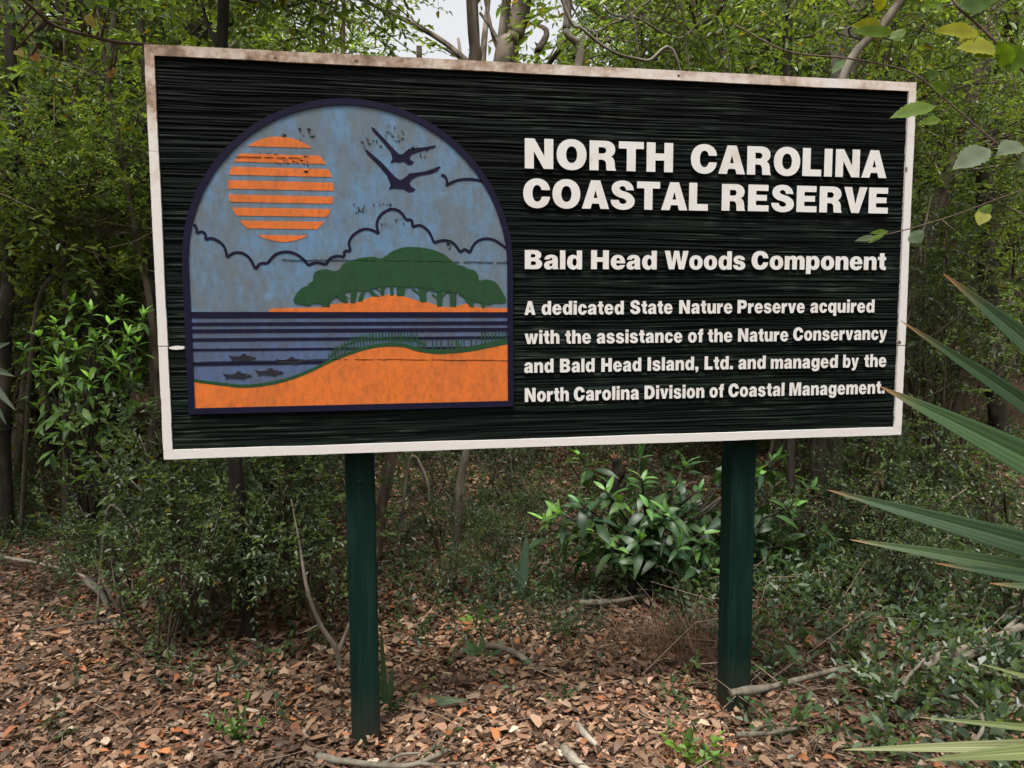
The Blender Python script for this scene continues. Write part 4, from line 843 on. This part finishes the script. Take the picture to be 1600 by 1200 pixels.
# ------------------------------------------------------------------ broad-leaved bushes
def broad_bush(name, label, foot_px, tips, Y, L, W, cols, seed, per=9, rad=.01, nlow=40, up_bias=.35, group=None):
    g = np.random.default_rng(seed)
    f = at(*foot_px, Y); f[2] = gh(f[0], f[1]); root = thing(name, label, 'bush', tuple(f), group)
    ms, mf = MB(), MB(); ctr = np.array((0, 0, .25))
    for (px, py, dY) in tips:
        t = at(px, py, Y + dY) - f
        m_ = t * np.array((.35, .35, .5)) + g.normal(0, .02, 3)
        tube(ms, [(g.normal() * .04, g.normal() * .04, -.06), m_, t], [rad, rad * .7, rad * .35], 6, g.uniform(.6, 1.2), n=10)
        ax = nrm(t - m_ + np.array((0, 0, .12)))
        c = cols[g.integers(len(cols))]; nn = int(g.integers(per // 2, per + 3))
        for i in range(nn):
            a = i * 2.4 + g.normal(0, .2); fr = i / nn
            e1 = nrm(np.cross(ax, np.array((.3, .5, .8)))); e2 = np.cross(ax, e1)
            out = e1 * math.cos(a) + e2 * math.sin(a); op = .5 + 1.15 * fr + g.normal(0, .15)
            d = ax * math.cos(op) + out * math.sin(op) + np.array((0, 0, up_bias * (1 - fr) - .2 * fr)) + g.normal(0, .22, 3)
            b0 = t - ax * fr * g.uniform(.05, .16) * (L / .1)
            young = max(0, 1 - fr * 2.6)
            tint = c * g.uniform(.8, 1.25) * (1 + 1.6 * young) + np.array((.03, .06, .0)) * young
            bigleaf(mf, b0, d, nrm(ax + np.array((0, -.25, .7)) + g.normal(0, .25, 3)), L * g.uniform(.5, 1.2) * (1 - .35 * young), W * g.uniform(.6, 1.15) * (1 - .3 * young), tint, 'ellip', 9, .16, .25 + .45 * fr + g.uniform(-.1, .15), 1.5, wave=.03)
    for i in range(nlow):
        px, py, dY = tips[g.integers(len(tips))]; t = at(px, py, Y + dY) - f
        b0 = t * g.uniform(.45, .95) + g.normal(0, .05, 3); d = np.array((g.normal(), g.normal(), g.uniform(-.7, .2)))
        bigleaf(mf, b0, d, nrm(np.array((0, -.2, 1)) + g.normal(0, .3, 3)), L * g.uniform(.8, 1.2), W * g.uniform(.85, 1.2), cols[g.integers(len(cols))] * g.uniform(.6, 1.05), 'ellip', 9, .18, .35, 1.4, wave=.03)
    ms.build('stems', M['bark_dark'], root); mf.build('foliage', M['gloss_leaf'], root)
    return root
LA = np.array([(.034,.074,.026),(.046,.096,.028),(.026,.058,.026),(.058,.116,.030)])
broad_bush('broadleaf_bush', 'broad-leaved glossy green bush standing behind the right sign post', (1012, 935), [(905,785,-.25),(872,800,-.1),(945,765,-.1),(1003,748,-.2),(1072,722,0),(1040,800,-.35),(1012,792,-.3),(1092,765,-.2),(1150,722,.1),(1212,716,.1),(1180,742,-.1),(1240,790,-.1),(1268,762,.1),(962,855,-.3),(1060,855,-.4),(1000,838,-.35),(1232,850,0),(1285,828,.1),(1100,830,-.3),(1112,888,-.3),(930,830,-.2),(1200,880,-.1),(1280,880,.1),(1000,712,.4),(905,712,.5),(1135,800,-.1),(1190,800,.0),(1150,860,0),(985,800,0),(1060,760,.2),(1120,760,.2),(1210,830,.2),(850,812,.1),(1240,740,.3)], 1.40, .140, .042, LA, 401, 12, .012, 330)
LB = np.array([(.082,.165,.034),(.105,.20,.038),(.066,.135,.032)])
broad_bush('broadleaf_bush', 'bright green broad-leaved bush in the thicket left of the sign', (128, 700), [(112,470,0),(85,500,-.1),(142,482,-.1),(60,522,0),(170,505,-.1),(200,520,0),(120,545,-.15),(215,532,.1),(92,570,-.2),(180,560,-.2),(60,575,0),(140,590,-.2),(205,590,0),(35,540,.2),(100,525,-.2),(150,525,-.2),(225,490,.2),(190,470,.2)], 2.1, .100, .031, LB, 402, 15, .007, 260)
broad_bush('broadleaf_bush', 'dim broad-leaved bush low in the shade below the lower left sign corner', (330, 860), [(320,790,0),(350,770,0),(300,770,.1),(270,800,.1),(340,820,-.1),(365,800,.1),(290,830,-.1)], 2.0, .085, .03, LA, 403, 9, .007, 30)

# ------------------------------------------------------------------ palmetto at the right
def frond(root, hub, tips, W, seed, cols, tipc=(.28, .14, .06), droop=.10):
    g = np.random.default_rng(seed); f = np.array(root.location)
    for (tp, wd) in tips:
        tp = np.asarray(tp); d = tp - hub; L = np.linalg.norm(d)
        mb = MB(); c = cols[g.integers(len(cols))] * g.uniform(.85, 1.15)
        view = nrm(CAM - (hub + tp) / 2)
        nv = nrm(view * 1.0 + np.array((0, 0, .35)) + g.normal(0, .12, 3))
        lift = nrm(np.cross(np.cross(nrm(d), nv), nrm(d)))
        bigleaf(mb, hub - f, d / L + lift * droop * .75, nv, L * 1.02, wd * 1.75, c, 'blade', 22, .28, droop, 1.35, tipcol=np.array(tipc), pleat=5)
        mb.build('leaf_blade', M['frond'], root)
PC = np.array([(.040,.078,.030),(.050,.090,.032),(.036,.070,.032)])
Yp = -1.32
hub = at(2080, 990, Yp)
gx0 = hub + np.array((.25, .15, 0)); gx0[2] = float(gh(gx0[0], gx0[1]))
pr = thing('palmetto', 'fan palm with long stiff pointed blades reaching in from the right edge', 'palm', tuple(gx0))
mb = MB(); tube(mb, [(0, 0, -.1), (hub - gx0) * .55 + np.array((.06, .03, .05)), hub - gx0], [.014, .010, .008], 8, (.09, .15, .05), n=12); mb.build('stalk', M['frond'], pr)
frond(pr, hub, [(at(1495, 425, Yp - .02), .050), (at(1424, 499, Yp + .06), .034), (at(1388, 600, Yp + .16), .056), (at(1298, 764, Yp + .30), .036), (at(1335, 838, Yp + .22), .030), (at(1473, 877, Yp + .06), .026),
    (at(1640, 300, Yp - .1), .045), (at(1780, 330, Yp - .15), .045), (at(1560, 905, Yp), .03), (at(1900, 360, Yp - .2), .045), (at(1640, 960, Yp - .1), .03)], .04, 5, PC)
hub2 = at(1900, 1175, -.95); gx2 = hub2 + np.array((.15, .1, 0)); gx2[2] = float(gh(gx2[0], gx2[1]))
pr2 = thing('palmetto', 'low fan palm leaf with pale yellowing blades at the lower right corner', 'palm', tuple(gx2))
mb = MB(); tube(mb, [(0, 0, -.1), (hub2 - gx2) * .5, hub2 - gx2], [.012, .010, .008], 8, (.14, .16, .05), n=10); mb.build('stalk', M['frond'], pr2)
frond(pr2, hub2, [(at(1322, 1166, -.85), .022), (at(1452, 1180, -.95), .034), (at(1440, 1118, -.8), .014), (at(1540, 1030, -.95), .02)], .03, 6, np.array([(.20,.22,.10),(.14,.17,.06)]), (.3, .25, .12))
hub3 = at(-55, 560, 1.6); g3 = hub3.copy() + np.array((-.2, .1, 0)); g3[2] = float(gh(g3[0], g3[1]))
pr3 = thing('palmetto', 'fan palm leaf hanging in at the left edge of the picture', 'palm', tuple(g3))
mb = MB(); tube(mb, [(0, 0, -.1), (hub3 - g3) * .6, hub3 - g3], [.012, .010, .008], 8, (.09, .13, .05), n=10); mb.build('stalk', M['frond'], pr3)
frond(pr3, hub3, [(at(22, 588, 1.55), .03), (at(24, 640, 1.5), .03), (at(10, 662, 1.5), .03), (at(-10, 680, 1.5), .03), (at(-60, 690, 1.5), .03), (at(15, 535, 1.6), .03), (at(-20, 480, 1.6), .03)], .03, 8, np.array([(.10,.13,.085),(.08,.115,.07)]), (.2, .2, .1))
# upright palmetto clump behind the lower right corner of the sign
pr4f = gp(1395, 850); pr4 = thing('palmetto', 'young palmetto with upright folded blades behind the lower right corner of the sign', 'palm', (pr4f[0], pr4f[1], float(gh(pr4f[0], pr4f[1]))))
for i, (px, py, wd, dY) in enumerate([(1378,655,.05,0),(1412,640,.055,.05),(1436,700,.04,-.05),(1360,720,.03,.05),(1455,660,.03,.1)]):
    mb = MB(); tp = at(px, py, pr4f[1] + dY) - np.array(pr4.location); L = np.linalg.norm(tp)
    bigleaf(mb, np.zeros(3), tp, nrm(np.array((.3 * (i - 2), -1, .2))), L, wd, np.array((.055, .09, .045)) * (.8 + .1 * i), 'oval', 12, .4, .05, 1.2); mb.build('leaf_blade', M['frond'], pr4)
mb = MB()
for i, (px, py) in enumerate([(1372,745),(1380,800),(1392,748),(1350,775),(1366,790)]):
    tp = at(px, py, pr4f[1] - .15) - np.array(pr4.location); s0 = at(1378, 742, pr4f[1] - .05) - np.array(pr4.location)
    bigleaf(mb, s0 + np.array((0, 0, .03)), tp - s0, np.array((.2, -1, .3)), .16 + .05 * i, .03, np.array((.34, .235, .15)), 'blade', 8, .3, .3, 1.1)
mb.build('dead_blade', M['dry_leaf'], pr4)

# ------------------------------------------------------------------ vines with yellowing leaves at the upper right and left
def vine(label, stem, Y0, Y1, lv, seed, hw=2.2, W=.55, name='vine', col=(.10,.06,.045)):
    g = np.random.default_rng(seed); n = len(stem)
    P = np.array([at(px, py, Y0 + (Y1 - Y0) * i / max(1, n - 1)) for i, (px, py) in enumerate(stem)])
    root = thing(name, label, 'vine', tuple(P[0])); f = P[0]
    mb = MB(); d = np.dot(P[0] - CAM, FWD); tube(mb, P - f, hw / FPX * d, 6, col, n=n * 8); mb.build('stem', M['dry_leaf'], root)
    S = spline(P, 200)
    for (bx, by, tx, ty, w, c) in lv:
        pj = (S - CAM); sx = 800 + FPX * (pj @ RIGHT) / (pj @ FWD); sy = 600 - FPX * (pj @ UP) / (pj @ FWD)
        i = np.argmin((sx - bx) ** 2 + (sy - by) ** 2); Yl = S[i][1] - .01
        b0 = at(bx, by, Yl); t0 = at(tx, ty, Yl - .02); dv = t0 - b0; L = np.linalg.norm(dv); dd = np.dot(b0 - CAM, FWD)
        mb = MB(); view = nrm(CAM - b0); nv = nrm(view * .9 + np.array((0, 0, .35)) + g.normal(0, .12, 3))
        bigleaf(mb, b0 - f, dv, nv, L, w / FPX * dd * 1.4, c, 'ellip', 17, .14, .14, .72, wave=.03, teeth=.085)
        tube(mb, [S[i] - f, b0 - f], .6 * hw / FPX * dd, 5, col); mb.build('leaf', M['vine_leaf'], root)
    return root
YG, LG, GG, PG = np.array((.24,.25,.015)), np.array((.105,.17,.018)), np.array((.06,.115,.02)), np.array((.13,.165,.10))
vine('thin woody vine with lime and yellow leaves across the top right corner', [(1470,-40),(1492,5),(1540,50),(1600,112),(1680,190)], -1.0, -1.1,
     [(1562,78,1500,66,26,YG),(1560,88,1612,96,30,LG),(1530,52,1466,40,20,YG),(1512,48,1514,70,18,YG),(1556,72,1528,84,26,LG),(1578,102,1560,66,20,LG),(1612,130,1640,100,24,LG),(1500,12,1560,-8,26,GG)], 11)
vine('arching thin vine with drooping leaves over the upper right sign corner', [(1150,40),(1230,80),(1330,92),(1420,112),(1470,150),(1540,210),(1600,255),(1700,330)], -.55, -.75,
     [(1460,165,1394,176,20,LG),(1378,40,1334,38,16,YG),(1395,52,1334,44,14,LG),(1398,48,1408,62,18,LG),(1545,232,1492,258,28,PG),(1596,225,1560,236,24,PG),(1600,240,1618,262,30,PG),(1468,186,1440,190,12,LG),(1480,142,1455,128,14,LG),(1446,120,1470,112,12,GG),(1380,14,1368,-4,14,YG),(1320,94,1300,112,10,GG)], 12, 1.3)
vine('hair-thin twig carrying small leaves in front of the sign right edge', [(1352,371),(1400,363),(1480,340),(1540,318),(1600,296),(1700,260)], -.45, -.7,
     [(1368,370,1338,374,7,PG),(1380,367,1358,376,7,LG),(1388,362,1362,362,6,LG),(1425,362,1440,380,18,np.array((.14,.19,.12))),(1530,325,1546,338,20,LG),(1540,330,1530,350,16,YG)], 13, .9)
vine('dark thin branch with small mottled leaves at the top left corner', [(20,-15),(60,20),(85,40),(140,56),(185,66),(240,70)], 0.6, .9,
     [(135,22,147,42,10,np.array((.30,.22,.02))),(40,22,22,28,11,GG),(25,30,4,28,11,GG),(60,50,70,56,10,GG),(30,52,14,52,8,LG),(55,60,74,62,8,GG),(150,8,128,2,11,LG),(170,12,184,0,9,GG),(24,78,36,87,10,np.array((.27,.20,.02))),(50,86,60,93,10,np.array((.32,.12,.02))),(178,110,169,121,8,np.array((.30,.16,.06))),(172,112,184,108,7,np.array((.3,.2,.05)))], 14, 3)
# tangle of bare pale vines over the sign
g = np.random.default_rng(31)
for i, pts in enumerate([[(880,5),(910,45),(960,82),(1010,95),(1062,108)], [(900,22),(960,35),(1010,5),(1060,-10)], [(985,20),(993,50),(998,90)], [(930,-10),(1000,30),(1060,60),(1130,48)], [(1050,-5),(1085,55),(1130,100)], [(1105,80),(1150,62),(1240,70)]]):
    P = np.array([at(px, py, 1.15 + .12 * i) for px, py in pts]); root = None
    mb = MB(); d = np.dot(P[0] - CAM, FWD); hw = [2.4, 1.2, 1.1, 1.4, 1.6, 1.2][i]
    tube(mb, np.concatenate([P[:1] + np.array((-.3, .1, .9)), P, P[-1:] + np.array((.2, .1, -1.2))]) - P[0], hw / FPX * d, 6, 0.5 if i else .62, n=40, wob=.15, seed=i)
    o = mb.build('hanging_vine', M['bark_pale']); o.location = P[0]
    tag(o, ['thickest pale bent vine sagging onto the top edge of the sign', 'thin bare vine curving upward over the middle of the sign', 'short bare twig hanging from the tangle over the sign', 'long bare vine sweeping right above the tangle over the sign', 'steep bare vine crossing toward the right above the sign', 'nearly level bare twig above the right half of the sign'][i], 'vine', 'bare vines tangled above the sign')

# ------------------------------------------------------------------ small plants, tufts, stump
def strap_plant(label, foot, blades, seed, col=(.07,.12,.06), name='strap_leaf_plant'):
    f = gp(*foot); f[2] = gh(f[0], f[1]); root = thing(name, label, 'plant', tuple(f)); g = np.random.default_rng(seed)
    for (tx, ty, w, dr) in blades:
        tp = at(tx, ty, f[1] + g.normal(0, .03)); tp = (gp(tx, ty, .04) if tp[2] < .04 else tp) - f; mb = MB(); w = w * (1.0 if w > 9 else 1.6); L = np.linalg.norm(tp)
        bigleaf(mb, (g.normal() * .006, g.normal() * .006, -.01), tp / L + np.array((0, 0, dr * .6)), nrm(np.array((g.normal() * .3, -1, .35))), L * 1.03, w / FPX * np.dot(f - CAM, FWD), np.array(col) * g.uniform(.8, 1.2), 'oval' if w > 9 else 'blade', 12, .22, dr, 1.2)
        mb.build('leaf_blade', M['gloss_leaf'], root)
strap_plant('upright grey-green sword-shaped leaf between the two posts', (814, 942), [(821,832,15,0),(800,862,4,0)], 1, (.085,.14,.095))
strap_plant('dark narrow strap leaves standing just right of the left post', (606, 1108), [(596,985,11,.02),(615,1040,7,.1),(588,1040,5,.1),(630,1085,5,.2)], 2, (.035,.07,.03))
strap_plant('pale arching strap leaf on the leaf litter right of the left post', (655, 1085), [(717,1112,9,.25),(640,1075,4,.2)], 3, (.14,.20,.12))
strap_plant('small green seedling with pointed leaves beside the curved root', (752, 1030), [(728,1000,8,.05),(742,1002,7,.0),(765,1000,7,.1),(795,1002,8,.15),(725,1012,6,.1),(785,1015,7,.15),(752,985,7,0)], 4, (.10,.18,.085))
strap_plant('small bright seedling with one upright leaf behind the curved root', (748, 980), [(758,940,8,0),(718,962,6,.1),(730,955,6,.1),(778,962,7,.1)], 5, (.14,.26,.05))
def tuft(label, foot, n, h, spread, col, seed, m, name, cat='grass', w=.003, lean=(0, 0)):
    f = gp(*foot); f[2] = gh(f[0], f[1]); g = np.random.default_rng(seed); mb = MB()
    for i in range(n):
        a = g.uniform(0, 6.28); r = spread * math.sqrt(g.random()); b0 = np.array((math.cos(a) * r, math.sin(a) * r * .6, -.005))
        d = np.array((g.normal(0, .7) + lean[0], g.normal(0, .6) + lean[1], g.uniform(.4, 1.1)))
        bigleaf(mb, b0, d, nrm(np.array((g.normal(), g.normal(), .6))), h * g.uniform(.5, 1.2), w * g.uniform(.7, 1.4), np.array(col) * g.uniform(.55, 1.4), 'blade', 6, .1, g.uniform(.15, .75), 1.0)
    o = mb.build(name, M[m]); o.location = f; tag(o, label, cat); return o
tuft('dark green grass tuft between the posts in front of the broad bush', (872, 985), 330, .17, .20, (.032,.055,.022), 61, 'dry_leaf', 'grass_tuft')
tuft('brown heap of dry grass beneath the broad bush left of the right post', (1075, 1015), 620, .26, .30, (.15,.085,.05), 62, 'dry_leaf', 'dry_grass_heap', w=.0028)
tuft('brown dry grass at the bottom of the picture left of the right post', (1075, 1185), 260, .10, .14, (.27,.135,.07), 63, 'dry_leaf', 'dry_grass_heap', w=.0022)
tuft('sparse dry straw standing right of the right post foot', (1225, 1010), 120, .24, .26, (.22,.15,.10), 64, 'dry_leaf', 'dry_grass_heap', w=.002)
def seedling(label, foot, seed, h, n, L, W, col):
    f = gp(*foot); f[2] = gh(f[0], f[1]); mb = MB(); g = np.random.default_rng(seed)
    sprays(mb, np.zeros((n, 3)) + g.normal(0, .012, (n, 3)) * np.array((1, 1, 0)), np.stack([g.normal(0, .7, n), g.normal(0, .5, n), g.uniform(.4, 1, n)], 1), seed, 8, h, L, W, cols=np.array([col]), upn=1.2)
    root = thing('seedling', label, 'plant', tuple(f)); mb.build('foliage', [M['leaf'], M['bark']], root, False)
seedling('bright green seedling on the leaf litter left of the left post', (372, 1165), 71, .14, 9, .032, .017, (.085,.17,.035))
seedling('light green sprig near the dark trunk left of the left post', (448, 1030), 72, .13, 5, .03, .018, (.10,.19,.06))
seedling('small green plant in the litter at the lower left', (85, 1150), 73, .09, 4, .03, .016, (.06,.11,.035))
seedling('leafy seedling right of the right post foot', (1225, 1150), 74, .16, 8, .036, .022, (.06,.115,.045))
seedling('bright yellow-green plant at the bottom edge below the right post', (1085, 1196), 75, .10, 6, .04, .025, (.10,.19,.03))
seedling('small fern-like sprig in front of the dry grass left of the right post', (1045, 1095), 76, .11, 8, .026, .012, (.055,.11,.045))
seedling('pale green sprig in the litter in the middle between the posts', (885, 1098), 77, .08, 6, .024, .013, (.09,.15,.06))
# broken stump
f = at(962, 800, 2.6); f[2] = gh(f[0], f[1]); st = thing('stump', 'dark broken dead stump left of the broad bush below the sign', 'stump', tuple(f))
mb = MB(); tube(mb, [(0, 0, -.1), at(962, 800, 2.6) - f, at(958, 760, 2.6) - f, at(966, 735, 2.6) - f, at(962, 716, 2.6) - f], [.075, .06, .048, .042, .030], 9, .55, n=24, wob=.35, seed=4)
tube(mb, [at(960, 765, 2.6) - f, at(945, 752, 2.55) - f], [.03, .02], 6, .6, wob=.3); mb.build('trunk', M['bark_dark'], st)
mb = MB(); g = np.random.default_rng(5)
for i in range(9): q = at(955 + i * 1.6, 718, 2.6) - f; tube(mb, [q, q + np.array((g.normal() * .008, g.normal() * .01, .02 + .04 * g.random()))], [.008, .002], 4, (.30, .15, .07))
mb.build('splinter', M['dry_leaf'], st)

# ------------------------------------------------------------------ fallen branches and bare sapling
def stick(label, pts, hw, z, m='bark_pale', name='fallen_branch', tint=1.0, seed=0, subs=(), group='fallen branches on the ground'):
    P = []
    for i, q in enumerate(pts):
        zz = q[2] if len(q) > 2 else z
        p = gp(q[0], q[1], zz); P.append(p)
    P = np.array(P); f = P[0].copy(); d = np.dot(P[0] - CAM, FWD)
    tint *= .74; r = hw / FPX * d * np.linspace(1.1, .65, len(P)); mb = MB(); tube(mb, P - f, r, 8, tint, n=len(P) * 8, wob=.18, seed=seed)
    for sb in subs:
        Q = np.array([gp(q[0], q[1], q[2] if len(q) > 2 else z) for q in sb]); tube(mb, Q - f, np.linspace(hw * .6, hw * .3, len(Q)) / FPX * d, 6, tint, n=len(Q) * 6, wob=.15, seed=seed + 2)
    o = mb.build(name, M[m]); o.location = f; tag(o, label, 'branch', group)
stick('curved pale branch lying in front of the left post foot', [(495,1182),(560,1192),(640,1196),(700,1172)], 5.2, .03, tint=.62, seed=1, subs=[[(600,1194),(625,1180,.05),(655,1176,.06)],[(655,1193),(690,1196),(720,1192)]])
stick('cut stick leaning across the front of the right post near its foot', [(1142,1083,.14),(1200,1074,.12),(1262,1058,.08),(1330,1040,.03)], 5.8, .1, tint=.7, seed=2, subs=[[(1235,1066,.1),(1262,1078,.05),(1285,1100,.02)]])
stick('grey forked twig lying at the foot of the right post', [(1150,1148),(1195,1146),(1245,1138)], 4.5, .03, tint=.55, seed=3, subs=[[(1172,1147),(1190,1136),(1205,1132)]])
stick('long pale branch lying on the green cover at the right edge', [(1440,1040),(1490,1020),(1540,1003),(1600,978),(1660,950)], 9, .06, tint=.9, seed=4, subs=[[(1540,1003),(1570,1015),(1640,1030)]])
stick('crooked branch below the long pale branch at the right edge', [(1495,1032,.05),(1530,1018,.08),(1565,1008,.08),(1620,1012,.05)], 6.5, .06, tint=.7, seed=5, subs=[[(1495,1032),(1550,1052),(1610,1062)]])
stick('short steep branch end at the right edge of the picture', [(1565,970,.03),(1585,952,.08),(1620,935,.12)], 6.5, .06, tint=.75, seed=6, subs=[[(1570,985),(1600,958,.06)]])
stick('curved mossy root arching between the posts', [(700,1036,.01),(725,1018,.03),(770,1010,.05),(808,1022,.05),(838,1044,.03),(880,1050,.02)], 5.5, .03, tint=.62, seed=7)
stick('pale log on the ground below the broad bush', [(905,942),(960,940),(1010,930)], 5, .04, tint=.7, seed=8)
stick('whitish rotten branch piece near the bottom between the posts', [(903,1134),(915,1148),(932,1164)], 6, .035, tint=.85, seed=9)
stick('lichen-covered branch piece at the bottom edge between the posts', [(880,1170),(898,1188),(930,1215)], 8, .035, tint=.8, seed=10)
stick('thin pale stick on the dark litter at the left edge', [(2,870),(60,880),(112,893),(140,905)], 2.6, .05, tint=1.0, seed=11)
stick('gnarled brown branch lying in the litter left of the dark trunk', [(135,906,.10),(160,930,.08),(175,968,.04),(192,986,.03)], 5.5, .05, tint=.6, seed=12, subs=[[(175,968),(120,975),(60,985)]])
stick('slanted grey stick on the low plants right of the right post', [(1398,1090,.03),(1418,1060,.08),(1445,1030,.15)], 3.6, .05, tint=.8, seed=13)
stick('arched tan stem curling over the green cover at the lower right', [(1510,1175,.02),(1535,1140,.08),(1530,1110,.12),(1505,1085,.10)], 3.2, .05, tint=.8, seed=14)
stick('thin brown stick in the litter behind the seedling at the lower left', [(300,925,.02),(318,940,.04),(335,965,.02)], 4, .03, tint=.7, seed=15)
f = gp(530, 1050); f[2] = gh(f[0], f[1]); sp_ = thing('bare_sapling', 'leafless forked sapling at the left side of the left post', 'sapling', tuple(f))
mb = MB(); Yb = f[1]
tube(mb, [(0, 0, -.05), at(527, 1020, Yb) - f, at(500, 975, Yb) - f, at(480, 920, Yb) - f, at(468, 850, Yb + .05) - f, at(455, 780, Yb + .1) - f], [.012, .011, .009, .007, .004, .002], 7, .75, n=30, wob=.1)
tube(mb, [at(527, 1022, Yb) - f, at(540, 990, Yb + .03) - f, at(556, 950, Yb + .08) - f], [.010, .008, .005], 6, .75, n=10)
tube(mb, [at(500, 975, Yb) - f, at(470, 990, Yb - .05) - f], [.004, .002], 5, .8)
mb.build('trunk', M['bark_pale'], sp_)
for i, (pts, lab) in enumerate([([(150,985),(158,880),(172,790),(215,835)], 'thin bare tan sprout standing in the litter at the left'), ([(620,1000),(640,720),(665,745),(672,790)], 'pale bent dead stem hooking down below the sign beside the leaning sapling')]):
    f = gp(*pts[0]); Yb = f[1] if i == 0 else 2.0
    f = at(pts[0][0], 860 if i else pts[0][1], Yb); f[2] = gh(f[0], f[1]); mb = MB()
    tube(mb, [(0, 0, -.05)] + [at(px, py, Yb) - f for px, py in pts[1:]], .006 if i == 0 else .009, 6, .85, n=24, wob=.1)
    o = mb.build('sprout', M['bark_pale']); o.location = f; tag(o, lab, 'stem')
